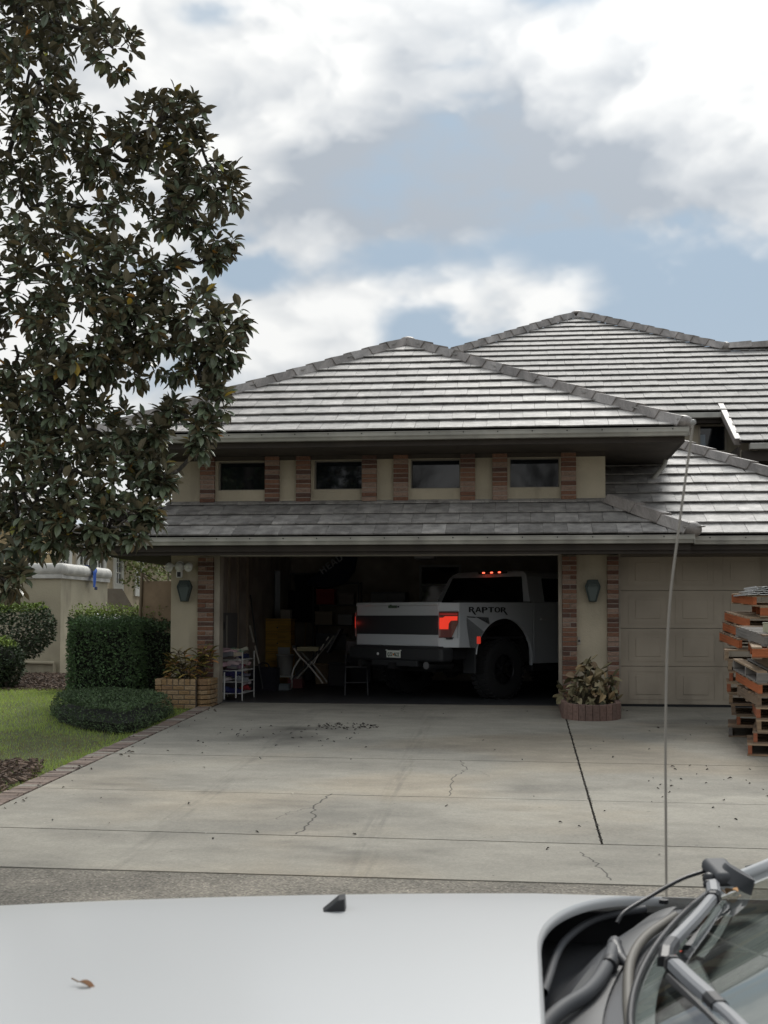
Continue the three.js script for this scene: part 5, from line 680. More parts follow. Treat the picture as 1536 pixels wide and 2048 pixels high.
  // door opener rail and its motor, fluorescent tubes
  const op = thing('door_opener', 'overhead door opener with steel rail under the garage ceiling', 'door opener', [2.7, 2.3, -3.5]); part(op, 'rail', bb(-0.03, 0.03, 0, 0.05, 0, 3.2), steel); part(op, 'motor', bb(-0.18, 0.18, -0.05, 0.16, -0.5, 0, 0.03), M(0.3, 0.3, 0.3, 0.6)); part(op, 'hanger', [bar([-0.1, 0.16, -0.3], [-0.1, 1.3, -0.3], 0.01), bar([0.1, 0.16, -0.3], [0.1, 1.3, -0.3], 0.01)], steel);
  for (const x of [0.25, 4.63]) { const r = thing('door_track', x < 1 ? 'steel door track on the left side of the open garage door' : 'steel door track on the right side of the open garage door', 'door track', [x < 1 ? -0.12 : 5.0, 0, -0.26]); part(r, 'track', [bb(-0.025, 0.025, 0.05, 2.0, -0.03, 0.0), tube([[0, 2.0, -0.015], [0, 2.2, -0.08], [0, 2.3, -0.3], [0, 2.32, -0.6]], 0.02, 12, 6), bb(-0.025, 0.025, 2.3, 2.34, -3.0, -0.6)], steel); part(r, 'bracket', [bb(-0.03, 0.03, 1.0, 1.05, -0.04, 0.04), bb(-0.03, 0.03, 0.3, 0.35, -0.04, 0.04)], steel); }
  const od = thing('raised_garage_door', 'raised sectional garage door lying flat under the ceiling', 'garage door', [2.44, 2.42, -0.6]); for (let i = 0; i < 4; i++) part(od, 'door_section', bb(-2.4, 2.4, 0, 0.05, -0.6 * (i + 1) + 0.01, -0.6 * i), M(0.3, 0.26, 0.21, 0.7));
  const fl = thing('fluorescent_light', 'lit fluorescent fitting seen through the third clerestory window', 'ceiling light', [3.05, 3.5, -1.1]); part(fl, 'tube_lamp', bb(-0.16, 0.16, -0.03, 0.0, -0.05, 0.05, 0.01), new THREE.MeshStandardMaterial({ color: lin(0.8, 0.8, 0.78), emissive: lin(1, 1, 0.95), emissiveIntensity: 0.55 })); part(fl, 'housing', bb(-0.2, 0.2, 0.0, 0.06, -0.07, 0.07, 0.01), MT.white);
  const flL = new THREE.PointLight(new THREE.Color(1, 1, 0.95), 0.12, 4); flL.position.set(3.05, 3.42, -1.1); scene.add(flL);
  const pb = thing('wall_panel', 'grey board fixed low on the left garage wall above the wire rack', 'panel', [-0.235, 0.75, -1.9]); part(pb, 'board', bu(0, 0.02, 0, 0.56, -0.1, 1.6), M(0.13, 0.125, 0.12, 0.8)); part(pb, 'batten', [bu(0.021, 0.04, 0, 0.52, 0.62, 0.66)], M(0.25, 0.23, 0.2, 0.8)); part(pb, 'socket_box', bb(0.021, 0.06, 0.3, 0.42, 0.9, 1.02, 0.01), MT.black);
  // more along the back and left walls
  const cw = thing('tall_cabinet', 'grey tall cabinet against the back wall behind the truck bed', 'cabinet', [1.75, 0, -6.65]); part(cw, 'carcass', bb(-0.35, 0.35, 0, 1.75, -0.22, 0.2, 0.01), M(0.16, 0.17, 0.19, 0.6)); for (const x of [-0.34, 0.01]) part(cw, 'door', bb(x, x + 0.33, 0.06, 1.72, 0.2, 0.22, 0.006), M(0.19, 0.2, 0.22, 0.55)); part(cw, 'handle', bb(-0.04, -0.02, 0.8, 0.95, 0.22, 0.24), MT.black);
  const wf = thing('inner_window', 'pale framed window on the back garage wall above the truck bed', 'window', [2.75, 1.5, -6.89]); part(wf, 'frame', [bb(-0.42, 0.42, 0, 0.05, 0, 0.05), bb(-0.42, 0.42, 0.75, 0.8, 0, 0.05), bb(-0.42, -0.37, 0.05, 0.75, 0, 0.05), bb(0.37, 0.42, 0.05, 0.75, 0, 0.05), bb(-0.37, 0.37, 0.38, 0.42, 0, 0.04)], M(0.35, 0.35, 0.34, 0.6)); part(wf, 'pane', bb(-0.37, 0.37, 0.05, 0.75, 0.004, 0.01), MT.glassDark);
  for (const [i, [x, z, w, h, c, l]] of [[1.25, -5.9, 0.5, 0.5, [0.09, 0.1, 0.13], 'dark blue tote on the garage floor left of the truck bed'], [1.25, -5.9, 0.46, 0.32, [0.2, 0.19, 0.17], 'grey tote stacked on the dark blue one behind the truck'], [0.75, -5.2, 0.4, 0.36, [0.3, 0.22, 0.14], 'brown carton on the floor before the metal shelves'], [1.05, -4.6, 0.32, 0.4, [0.05, 0.05, 0.06], 'black bin on the floor behind the camp chair']].entries()) { const b = thing('storage_tote', l, 'tote', [x, i === 1 ? 0.53 : 0, z]); part(b, 'body', bb(-w / 2, w / 2, 0, h, -0.18, 0.18, 0.02), M(...c, 0.7)); part(b, 'lid', bb(-w / 2 - 0.015, w / 2 + 0.015, h, h + 0.028, -0.195, 0.195, 0.01), M(...c.map((v) => v * 1.3), 0.6)); }
  for (const [i, x] of [0.05, 0.22, 1.2].entries()) { const t = thing('garden_tool', ['rake standing against the back wall of the garage', 'shovel standing against the back wall of the garage', 'broom standing right of the metal shelves'][i], 'tool', [x, 0, -6.5 + i * 0.02]); part(t, 'handle', bar([0, 0.1, 0], [0.03, 1.6, -0.3], 0.014), M(0.35, 0.25, 0.14, 0.7)); part(t, 'head', i === 0 ? bb(-0.2, 0.2, 0.02, 0.1, -0.02, 0.02, 0.008) : i === 1 ? bb(-0.11, 0.11, 0, 0.3, -0.02, 0.01, 0.008) : bb(-0.18, 0.18, 0, 0.16, -0.05, 0.05, 0.02), M(0.1, 0.1, 0.11, 0.6)); }
}
// ───────────────────────── pallets on the drive ─────────────────────────
{
  const PW = 1.2, PD = 1.0, PH = 0.125; // front face at z = 0, left edge at x = 0
  const mats = { wood: [M(0.3, 0.2, 0.12, 0.85, { map: T.wood }), M(0.22, 0.155, 0.105, 0.9, { map: T.wood }), M(0.36, 0.26, 0.17, 0.85, { map: T.wood })], orange: M(0.45, 0.13, 0.045, 0.75, { map: T.wood }), rust: M(0.34, 0.11, 0.05, 0.8, { map: T.wood }), grey: M(0.24, 0.22, 0.2, 0.9, { map: T.wood }), greyd: M(0.17, 0.155, 0.14, 0.9, { map: T.wood }) };
  const cache = {};
  const g = (k, ...a) => cache[k + a] ??= bu(...a);
  // across: stringers run along x (solid face to the front), else along z (openings to the front)
  function pallet(label, pos, turn, col, across, deckCol, tilt = 0) {
    const t = thing('pallet', label, 'pallet', pos, turn, 'stacked wooden pallets'); t.rotation.order = 'YXZ'; t.rotation.x = tilt; t.rotation.z = R(-0.008, 0.008); const sm = mats[col] && !Array.isArray(mats[col]) ? mats[col] : mats.wood[Math.floor(rnd() * 3)], dm = deckCol ?? mats.wood[Math.floor(rnd() * 3)];
    if (!across) {
      for (const x of [0, (PW - 0.04) / 2, PW - 0.04]) { // notched stringers
        const s = prism([[0, 0.016], [PD, 0.016], [PD, PH - 0.018], [0, PH - 0.018]], 0.04).rotateY(Math.PI / 2).translate(x, 0, 0);
        part(t, 'stringer', cache['s' + x] ??= boxUV(s), sm);
      }
      for (let i = 0; i < 7; i++) { const z = -0.001 - i * 0.152; part(t, 'deck_board', g('d', -0.004, PW + 0.004, PH - 0.0175, PH - 0.001, -0.1, 0), rnd() < 0.7 ? dm : mats.wood[Math.floor(rnd() * 3)]).position.set(R(-0.006, 0.006), 0, z); }
      for (let i = 0; i < 3; i++) part(t, 'bottom_board', g('b', -0.004, PW + 0.004, 0, 0.0155, -0.1, 0), dm).position.set(R(-0.006, 0.006), 0, -0.001 - i * 0.449);
    } else {
      for (const z of [-0.04, -PD / 2, -PD]) part(t, 'stringer', cache['a' + z] ??= boxUV(prism([[0, 0.016], [0.2, 0.016], [0.22, 0.045], [0.4, 0.045], [0.42, 0.016], [0.78, 0.016], [0.8, 0.045], [0.98, 0.045], [1.0, 0.016], [PW, 0.016], [PW, PH - 0.018], [0, PH - 0.018]], 0.04).translate(0, 0, z)), sm);
      for (let i = 0; i < 8; i++) part(t, 'deck_board', g('e', 0, 0.1, PH - 0.0175, PH - 0.001, -PD - 0.004, 0.004), rnd() < 0.6 ? dm : mats.wood[Math.floor(rnd() * 3)]).position.set(i * 0.157, 0, R(-0.006, 0.006));
      for (let i = 0; i < 3; i++) part(t, 'bottom_board', g('f', 0, 0.1, 0, 0.0155, -PD - 0.004, 0.004), dm).position.set(i * 0.55, 0, R(-0.006, 0.006));
    }
    return t;
  }
  const nth = ['lowest', 'second', 'third', 'fourth', 'fifth', 'sixth', 'seventh', 'eighth', 'ninth', 'tenth', 'eleventh', 'twelfth', 'thirteenth'];
  const back = [[6.725, -9, 'greyd'], [6.815, -9.5, 'rust'], [6.76, -9, 'wood'], [6.73, -9.5, 'wood'], [6.71, -9, 'rust'], [6.735, -10, 'rust'], [6.725, -9, 'wood'], [6.69, -8.5, 'wood'], [6.86, 3.5, 'orange'], [6.9, 3.5, 'orange'], [6.95, 5, 'orange'], [7.1, -5, 'orange', 1], [7.03, 4.5, 'orange']];
  back.forEach(([x, a, c, ac], i) => pallet(`${c === 'orange' ? 'orange-sided' : c === 'greyd' ? 'weathered grey' : c === 'rust' ? 'red-brown' : 'plain wooden'} pallet, ${nth[i]} from the ground in the back stack`, [x, gy(2.95) + 0.008 + i * PH, 2.95 - (i === 11 ? 0.05 : i === 12 ? 0.1 : i > 7 ? 0.1 : 0)], a * Math.PI / 180, c, ac, undefined, i > 7 && i < 11 ? 0.075 : i > 10 ? 0.045 : 0));
  const f2 = [[6.69, -10, 'rust', 0], [6.745, -10.5, 'rust', 0], [6.785, -9.5, 'wood', 0], [6.78, -8, 'rust', 0], [6.79, 2, 'wood', 0], [6.80, 3.5, 'orange', 0], [6.79, 4.5, 'grey', 1], [6.95, 2, 'wood', 0], [6.74, -8, 'orange', 1], [6.89, 7, 'grey', 0]];
  f2.forEach(([x, a, c, ac], i) => pallet(`${c === 'orange' ? 'orange-painted' : c === 'grey' ? 'silvery grey' : c === 'rust' ? 'rust-coloured' : 'bare wood'} pallet, ${nth[i]} from the ground in the front stack`, [x, gy(4.34) + 0.008 + i * PH, 4.34 - (i > 8 ? 0.15 : 0)], a * Math.PI / 180, c, ac, c === 'grey' ? mats.grey : undefined, i > 3 ? [0.06, 0.09, 0.1, 0.06, 0.05, 0.09][i - 4] : 0));
  const bl = thing('cream_block', 'cream coloured block on top of the front stack of pallets', 'block', [6.99, gy(4.34) + 0.01 + 10 * PH, 4.16], 0.12); part(bl, 'slab', bu(0, 0.7, 0, 0.115, -0.34, 0, 0.004), M(0.48, 0.46, 0.33, 0.85)); part(bl, 'cap', bu(-0.004, 0.704, 0.116, 0.128, -0.344, 0.004, 0.003), M(0.56, 0.54, 0.42, 0.8));
  for (let i = 0; i < 5; i++) { const t = thing('metal_sheet', `white corrugated sheet lying on the back pallet stack, ${nth[i]} of the five in the pile`, 'sheet', [6.98 + (i % 2) * 0.04 + i * 0.02, gy(2.95) + 0.012 + 13 * PH + i * 0.0215, 2.9], 0.02 - i * 0.012), q = []; for (let k = 0; k < 10; k++) { const x = k * 0.12; q.push(bb(x, x + 0.09, 0.004, 0.01, -0.9, 0), bb(x + 0.09, x + 0.12, 0.011, 0.017, -0.9, 0)); } part(t, 'sheet', q.map((e) => boxUV(e)), M(0.7, 0.7, 0.68, 0.45)); part(t, 'edge_strip', bb(-0.012, 0, 0, 0.018, -0.9, 0), M(0.5, 0.5, 0.5, 0.5)); }
}
// ───────────────────────── neighbours, garden wall, gate, far trees ─────────────────────────
{
  // garden wall with a fat rounded cap, bending away to the right end
  const gw = thing('garden_wall', 'beige stucco garden wall with a thick white rounded cap beside the lawn', 'wall'), wm = stuccoM(0.5, 0.45, 0.33), cm = M(0.72, 0.7, 0.64, 0.6, { map: T.grain });
  const A = [-16, -9.2], B = [-6.0, -9.2], C = [-5.95, -12.3], y0 = -0.25, y1 = 2.12;
  part(gw, 'wall_face', [bu(A[0], B[0], y0, y1, -9.42, -9.2)], wm); part(gw, 'wall_face', [boxUV(prism([[0, y0], [2.9, y0], [2.9, y1], [0, y1]], 0.2).rotateY(Math.PI / 2).translate(-6.2, 0, -9.422))], wm);
  part(gw, 'cap', [bar([A[0], 2.32, -9.28], [B[0] - 0.02, 2.32, -9.28], 0.15, 0.15, 20), bar([B[0] - 0.02, 2.32, -9.26], [C[0] - 0.1, 2.32, -12.35], 0.15, 0.15, 20), new THREE.SphereGeometry(0.15, 16, 12).translate(B[0] - 0.02, 2.32, -9.28), new THREE.SphereGeometry(0.15, 16, 12).translate(C[0] - 0.1, 2.32, -12.35)].map((g) => boxUV(g)), cm);
  part(gw, 'cap_ledge', [bu(A[0], B[0] + 0.05, y1, y1 + 0.09, -9.42, -9.14), bu(-6.22, B[0] + 0.05, y1, y1 + 0.09, -12.35, -9.43)], cm);
  part(gw, 'drain_pipe', [bar([-8.5, 0.24, -9.13], [-6.1, 0.21, -9.13], 0.04), bar([-6.1, 0.21, -9.13], [-6.1, -0.1, -9.13], 0.04)], wm); part(gw, 'vent', bb(-6.75, -6.35, -0.12, -0.02, -9.2, -9.185), MT.dark);
  const cl = thing('blue_cloth', 'crumpled blue cloth hanging over the white cap of the garden wall', 'cloth'); const cp = []; for (let i = 0; i < 7; i++) { const x = -11.18 + i * 0.055; cp.push([x, i]); }
  { const g = new THREE.PlaneGeometry(0.34, 0.72, 8, 12), p = g.attributes.position; for (let i = 0; i < p.count; i++) { const u = p.getX(i), v = p.getY(i), t = (0.36 - v) / 0.72, a = mix(2.1, -0.1, clamp(t / 0.55)), rr = 0.165 + 0.012 * Math.sin(u * 40 + v * 9); let y, x; if (t < 0.55) { y = 2.32 + rr * Math.sin(a); x = rr * Math.cos(a); } else { y = 2.32 - (t - 0.55) * 0.8; x = rr + 0.012 * Math.sin(u * 30); } p.setXYZ(i, -6.0 + x, y, -11.0 - u * (1 - 0.45 * t) + 0.1 * t); } g.computeVertexNormals(); part(cl, 'cloth', g, new THREE.MeshStandardMaterial({ color: lin(0.035, 0.12, 0.5), roughness: 0.7, side: THREE.DoubleSide })); part(cl, 'dark_end', bb(-5.85, -5.83, 1.9, 1.98, -11.12, -10.96, 0.008), M(0.012, 0.02, 0.07, 0.8)); }
  // neighbour's house: long wall running away, white framed windows
  const nb = thing('neighbour_house', 'cream neighbouring house with white framed windows behind the garden wall', 'house'), nm = stuccoM(0.6, 0.5, 0.35), wt = M(0.74, 0.72, 0.66, 0.6);
  part(nb, 'wall', [bu(-20, -8.95, -0.3, 4.1, -16.3, -16)], stuccoM(0.62, 0.49, 0.29)); const dx = (z) => -8.95 - (z + 16) * -0.1 , wq = quadsGeo([[[-8.95, -0.3, -16], [-11.2, -0.3, -38], [-11.2, 4.1, -38], [-8.95, 4.1, -16]]]); part(nb, 'wall', boxUV(wq), nm);
  part(nb, 'roof', [quadsGeo([[[-20.5, 4.1, -15.5], [-8.4, 4.1, -15.5], [-15, 6.2, -19], [-15, 6.2, -19]], [[-8.4, 4.1, -15.5], [-10.6, 4.1, -38.5], [-15, 6.2, -34], [-15, 6.2, -19]]])], tileMats[0]); part(nb, 'eave', [bu(-20.5, -8.4, 3.98, 4.1, -16, -15.5)], wt);
  const dirW = V(-2.25, 0, -22).normalize(), nrm = V(22, 0, -2.25).normalize();
  const win = (z, w, yb, h, lattice) => { const c = V(-8.95 + (z + 16) * 0.1023, 0, z), g = new THREE.Group(); g.name = 'window'; nb.add(g); const mk = (u0, u1, v0, v1, n0, n1) => bb(u0, u1, v0, v1, n0, n1).applyMatrix4(new THREE.Matrix4().makeBasis(dirW, V(0, 1, 0), nrm)).translate(c.x, 0, c.z); part(g, 'frame', [mk(-w / 2 - 0.32, -w / 2, yb - 0.35, yb + h + 0.2, 0, 0.06), mk(w / 2, w / 2 + 0.32, yb - 0.35, yb + h + 0.2, 0, 0.06), mk(-w / 2, w / 2, yb + h, yb + h + 0.2, 0, 0.06), mk(-w / 2, w / 2, yb - 0.35, yb, 0, 0.06)], wt); part(g, 'pane', mk(-w / 2, w / 2, yb, yb + h, 0.004, 0.012), MT.glassDark); const b = [mk(-0.03, 0.03, yb, yb + h, 0.013, 0.04)]; if (lattice) for (const q of [-w / 4 - 0.02, w / 4 + 0.02]) b.push(mk(q - 0.02, q + 0.02, yb, yb + h, 0.013, 0.035)); for (let k = 1; k < 3; k++) b.push(mk(-w / 2, w / 2, yb + h * k / 3 - 0.02, yb + h * k / 3 + 0.02, 0.014, 0.03)); part(g, 'glazing_bar', b, wt); };
  win(-17.1, 1.15, 2.55, 1.1, true); win(-19.4, 0.95, 2.5, 1.1); win(-21.6, 0.8, 2.5, 1.1); win(-24.2, 0.8, 2.45, 1.1); win(-27.6, 0.85, 2.4, 1.15);
  part(nb, 'downpipe', [bar([-10.75, 0, -33.6], [-10.75, 4, -33.6], 0.06), bar([-10.95, 0, -35.6], [-10.95, 4, -35.6], 0.06)], M(0.2, 0.18, 0.15, 0.7));
  // board gate between the houses, leaning boards
  const gt = thing('plywood_gate', 'tan plywood gate closing the gap between the house and the neighbour', 'gate'); part(gt, 'board', bu(-2.12, -0.76, -0.1, 1.86, -3.03, -3.0), M(0.36, 0.25, 0.16, 0.85, { map: T.grain })); part(gt, 'post', bar([-2.2, -0.1, -2.98], [-2.13, 2.0, -3.0], 0.03), M(0.2, 0.15, 0.1, 0.9)); part(gt, 'brace', bar([-2.13, 1.99, -3], [-2.02, 1.85, -3], 0.018), M(0.2, 0.15, 0.1, 0.9));
  const gb = thing('leaning_board', 'grey weathered board leaning against the neighbour wall behind the garden wall', 'board'); part(gb, 'board', prism([[0, 0], [2.2, 0], [1.0, 2.1], [0.2, 2.12]], 0.04).rotateY(0.4).translate(-7.1, -0.1, -13.6), M(0.26, 0.22, 0.17, 0.9, { map: T.grain })); part(gb, 'batten', bar([-6.9, 0.9, -13.4], [-6.7, 1.35, -13.4], 0.03), MT.dark);
  const tk = thing('white_tank', 'white domed tank showing above the hedge beside the garden wall', 'tank', [-4.9, 0, -9.0]); part(tk, 'body', new THREE.CylinderGeometry(0.42, 0.42, 1.2, 24).translate(0, 0.6, 0), MT.white); part(tk, 'dome', new THREE.SphereGeometry(0.42, 24, 10, 0, 6.3, 0, 1.57).scale(1, 0.35, 1).translate(0, 1.2, 0), MT.white);
  // trees behind
  const leafTree = (name, label, P, h, rad, n, size, tint, seed) => { const r = rngOf(seed), RR = (a, b) => a + (b - a) * r(), t = thing(name, label, 'tree'); const br = [], L = []; part(t, 'trunk', boxUV(bar(P, [P[0], P[1] + h * 0.6, P[2]], h * 0.035, h * 0.015, 8)), bark);
    const cl2 = []; for (let i = 0; i < 26; i++) { const a = RR(0, 6.28), q = Math.sqrt(r()), y = RR(0.35, 0.95); cl2.push([P[0] + Math.cos(a) * q * rad * Math.sin(y * 2.6), P[1] + y * h, P[2] + Math.sin(a) * q * rad * Math.sin(y * 2.6), rad * RR(0.22, 0.42)]); br.push(bar([P[0], P[1] + h * 0.45 * y, P[2]], cl2[i].slice(0, 3), h * 0.008, h * 0.003, 5)); }
    for (let i = 0; i < n; i++) { const c = cl2[Math.floor(r() * 26)], d = V(RR(-1, 1), RR(-1, 1), RR(-1, 1)).normalize(), f = Math.pow(r(), 0.5) * c[3], b = RR(0.5, 1.4), s = size * RR(0.6, 1.3); L.push([new THREE.Matrix4().compose(V(c[0] + d.x * f, c[1] + d.y * f * 0.8, c[2] + d.z * f), quatFrom(V(RR(-1, 1), RR(-1, 0.6), RR(-1, 1)).normalize(), RR(-2, 2)), V(s, s, s)), lin(tint[0] * b, tint[1] * b, tint[2] * b)]); }
    part(t, 'limb', br, bark); instanced(t, 'foliage', smallLeaf, leafMat(0.6), L); return t; };
  leafTree('background_tree', 'pale olive leafy tree behind the house at the left', [-6.6, 0, -26], 5.6, 3.2, 9000, 0.16, [3.2, 2.4, 1.9], 401);
  leafTree('background_tree', 'dark tree top just showing above the left slope of the garage roof', [-1.2, 0, -30], 12.6, 3.0, 5000, 0.3, [0.8, 0.8, 0.8], 402);
  const bare = (label, P, h, seed, thick = 1) => { const r = rngOf(seed), RR = (a, b) => a + (b - a) * r(), t = thing('bare_tree', label, 'tree'), out = []; const grow = (p, d, len, rad, k) => { const e = p.clone().addScaledVector(d, len); out.push(bar(p.toArray(), e.toArray(), rad, rad * 0.7, k > 2 ? 3 : 5)); if (k > 6 || rad < 0.004) return; const n = k < 2 ? 3 : 2 + (r() < 0.4 ? 1 : 0); for (let i = 0; i < n; i++) { const dd = d.clone().add(V(RR(-0.75, 0.75), RR(-0.25, 0.6), RR(-0.75, 0.75))).normalize(); grow(p.clone().lerp(e, RR(0.7, 1)), dd, len * RR(0.66, 0.86), rad * RR(0.5, 0.7), k + 1); } }; grow(V(...P), V(0.02, 1, 0).normalize(), h * 0.24, h * 0.022 * thick, 0); part(t, 'trunk', out.slice(0, 1), bark); part(t, 'branches', out.slice(1), M(0.09, 0.08, 0.07, 0.9)).userData.kind = 'stuff'; return t; };
  bare('bare leafless tree far behind the house at the left', [-7.9, 0, -32], 9.5, 411, 0.6);
  // across the street, behind the viewer: seen in the window panes
  bare('bare tree across the street mirrored in the right-hand clerestory windows', [5.1, -0.6, 45], 14, 421); bare('bare tree across the street mirrored in the third clerestory window', [-0.3, -0.6, 46], 14.5, 422);
  for (const [i, [x, h, l]] of [[-9, 15, 'broad dark tree across the street on the left'], [19, 8.5, 'broad dark tree across the street on the right'], [13, 8, 'dark tree across the street behind the viewer to the right'], [-24, 9, 'dark tree across the street far to the left'], [33, 8, 'dark tree across the street far to the right']].entries()) leafTree('street_tree', l, [x, -0.7, 52 + (i % 2) * 5], h, 6, 6500, 0.75, [0.8, 0.85, 0.8], 430 + i);
  const oh = thing('opposite_house', 'low tan house across the street behind the viewer', 'house', [3, -0.7, 60]); part(oh, 'wall', bu(-11, 11, 0, 3, 0, 8), MT.stucco); part(oh, 'roof', quadsGeo([[[-12, 3, -1], [12, 3, -1], [7, 6, 4], [-7, 6, 4]], [[12, 3, 9], [-12, 3, 9], [-7, 6, 4], [7, 6, 4]], [[-12, 3, 9], [-12, 3, -1], [-7, 6, 4], [-7, 6, 4]], [[12, 3, -1], [12, 3, 9], [7, 6, 4], [7, 6, 4]]]), tileMats[0]); for (const x of [-6, 0, 6]) part(oh, 'window', bb(x - 0.8, x + 0.8, 1, 2.2, -0.03, -0.005), MT.glassDark);
}
// ───────────────────────── the white car in the foreground (nose to the left) ─────────────────────────
{
  const car = thing('parked_car', 'white car in the foreground, its hood and wipers across the bottom of the picture', 'car'), paint = new THREE.MeshPhysicalMaterial({ color: lin(0.5, 0.505, 0.505), roughness: 0.38, clearcoat: 0.35, clearcoatRoughness: 0.2 }), pl = M(0.1, 0.103, 0.112, 0.42, { map: T.grain }), pl2 = M(0.055, 0.057, 0.062, 0.65), blk = M(0.014, 0.014, 0.016, 0.45), al = M(0.2, 0.205, 0.215, 0.55);
  // plan: hood's rear edge, from the middle of the car to its far corner
  const ZC = 15.62, HW = 0.96, rearX = (z) => { const t = clamp((15.33 - z) / 0.66, 0, 0.995); return 4.389 + 0.31 * (1 - Math.pow(1 - Math.pow(t, 2.2), 0.75)); };
  const hy = (x, z) => { const u = Math.abs(z - ZC) / HW, f = clamp((4.4 - x) / 1.5, 0, 1.2); return 0.69 - 0.035 * u * u - 0.03 * Math.pow(u, 8) - 0.035 * f - 0.05 * f * f; };
  const surf = (nx, nz, P, uvk = 1) => { const g = new THREE.PlaneGeometry(1, 1, nx, nz), p = g.attributes.position, uv = g.attributes.uv; for (let i = 0; i < p.count; i++) { const q = P(p.getX(i) + 0.5, p.getY(i) + 0.5); p.setXYZ(i, ...q); uv.setXY(i, q[0] * uvk, q[2] * uvk); } g.computeVertexNormals(); return g; };
  const zFar = ZC - HW, zNear = ZC + HW, rz = (z) => rearX(z < ZC ? z : 2 * ZC - z);
  // hood skin with a turned-down lip at the rear
  const hood = part(car, 'hood', [surf(60, 80, (u, v) => { const z = mix(zNear - 0.03, zFar + 0.03, v), xr = rz(z), x = mix(2.75, xr, 1 - Math.pow(1 - u, 1.5)); return [x, hy(x, z), z]; }), surf(4, 120, (u, v) => { const z = mix(zNear - 0.03, zFar + 0.03, v), xr = rz(z), a = u * Math.PI * 0.75; return [xr + 0.007 * Math.sin(a), hy(xr, z) - 0.007 * (1 - Math.cos(a)) - u * 0.008, z]; })], paint);
  // front end, fenders, doors, roof
  part(car, 'fender', [surf(30, 10, (u, v) => { const x = mix(2.75, 4.95, u), a = v * 1.5, z = zFar + 0.03 - Math.sin(a) * 0.05; return [x, hy(x, zFar + 0.03) - (1 - Math.cos(a)) * 0.09, z]; }), bb(2.75, 4.95, -0.2, 0.5, zFar - 0.03, zFar + 0.06, 0.03)], paint);
  part(car, 'fender', [surf(30, 10, (u, v) => { const x = mix(2.75, 4.95, u), a = v * 1.5, z = zNear - 0.03 + Math.sin(a) * 0.05; return [x, hy(x, zNear - 0.03) - (1 - Math.cos(a)) * 0.09, z]; }), bb(2.75, 4.95, -0.2, 0.5, zNear - 0.06, zNear + 0.03, 0.03)], paint);
  part(car, 'front_bumper', bb(2.55, 2.8, -0.3, 0.52, zFar, zNear, 0.09), paint); part(car, 'grille', bb(2.53, 2.56, 0.1, 0.4, zFar + 0.3, zNear - 0.3, 0.01), blk);
  for (const s of [-1, 1]) { part(car, 'headlamp', bb(2.545, 2.65, 0.2, 0.45, ZC + s * 0.8 - 0.16, ZC + s * 0.8 + 0.16, 0.03), M(0.5, 0.5, 0.5, 0.2)); part(car, 'door', bb(4.96, 7.4, -0.25, 0.62, ZC + s * HW - 0.05, ZC + s * HW + 0.05, 0.04), paint); for (const x of [3.35, 6.6]) part(car, 'wheel', [new THREE.CylinderGeometry(0.34, 0.34, 0.22, 28).rotateX(Math.PI / 2).translate(x, gy(15.6) + 0.34, ZC + s * 0.92), new THREE.CylinderGeometry(0.2, 0.2, 0.24, 20).rotateX(Math.PI / 2).translate(x, gy(15.6) + 0.34, ZC + s * 0.92)], MT.rubber); }
  part(car, 'rear_body', bb(6.9, 8.0, -0.25, 0.66, zFar, zNear, 0.1), paint); part(car, 'floor', bb(2.8, 7.8, -0.3, -0.2, zFar + 0.05, zNear - 0.05), blk);
  const gx = (z) => { const t = clamp((15.62 - (z < ZC ? z : 2 * ZC - z)) / 0.96, 0, 1.1); return 4.52 + 0.26 * Math.pow(t, 1.6); };
  const glassP = (u, v) => { const z = mix(zNear - 0.09, zFar + 0.07, v), x0 = gx(z), zz = mix(z, ZC + (z - ZC) * 0.84, u), x = x0 + u * 0.95; return [x, 0.65 + u * 0.46 - 0.03 * u * u, zz]; };
  part(car, 'roof', [surf(20, 20, (u, v) => [mix(5.42, 7.3, u), 1.07 + 0.05 * Math.sin(u * 3) - 0.04 * Math.pow(2 * v - 1, 2), mix(zNear - 0.17, zFar + 0.16, v)])], paint);
  for (const s of [0, 1]) part(car, 'roof_pillar', [tube([0, 0.35, 0.7, 1].map((u) => { const q = glassP(u, s ? 1.02 : -0.02); return [q[0], q[1] + 0.004, q[2]]; }), 0.017, 20, 8)], paint);
  for (const s of [0, 1]) part(car, 'side_window', quadsGeo([[[5.0, 0.63, s ? zFar + 0.03 : zNear - 0.03], [7.2, 0.63, s ? zFar + 0.03 : zNear - 0.03], [7.1, 1.04, s ? zFar + 0.15 : zNear - 0.15], [5.5, 1.04, s ? zFar + 0.15 : zNear - 0.15]]]), MT.glassDark); part(car, 'rear_window', quadsGeo([[[7.9, 0.66, zFar + 0.1], [7.9, 0.66, zNear - 0.1], [7.3, 1.06, zNear - 0.17], [7.3, 1.06, zFar + 0.16]]]), MT.glassDark);
  const ws = part(car, 'windscreen', surf(20, 50, glassP), new THREE.MeshPhysicalMaterial({ color: lin(0.86, 0.93, 0.9), roughness: 0.02, transmission: 1, thickness: 0, ior: 1.95 }));
  part(ws, 'glass_seal', [tube(Array.from({ length: 15 }, (_, i) => { const q = glassP(-0.005, i / 14); return [q[0], q[1] + 0.004, q[2]]; }), 0.006, 60, 6)], blk);
  part(car, 'dashboard', [surf(10, 20, (u, v) => { const z = mix(zNear - 0.12, zFar + 0.12, v); return [gx(z) + 0.03 + u * 0.75, 0.615 + 0.05 * Math.sin(u * 3) - 0.04 * u, z]; })], M(0.06, 0.063, 0.06, 0.7, { map: T.grain })); part(car, 'dash_vent', bb(4.62, 4.66, 0.63, 0.66, 15.1, 15.7, 0.008), blk);
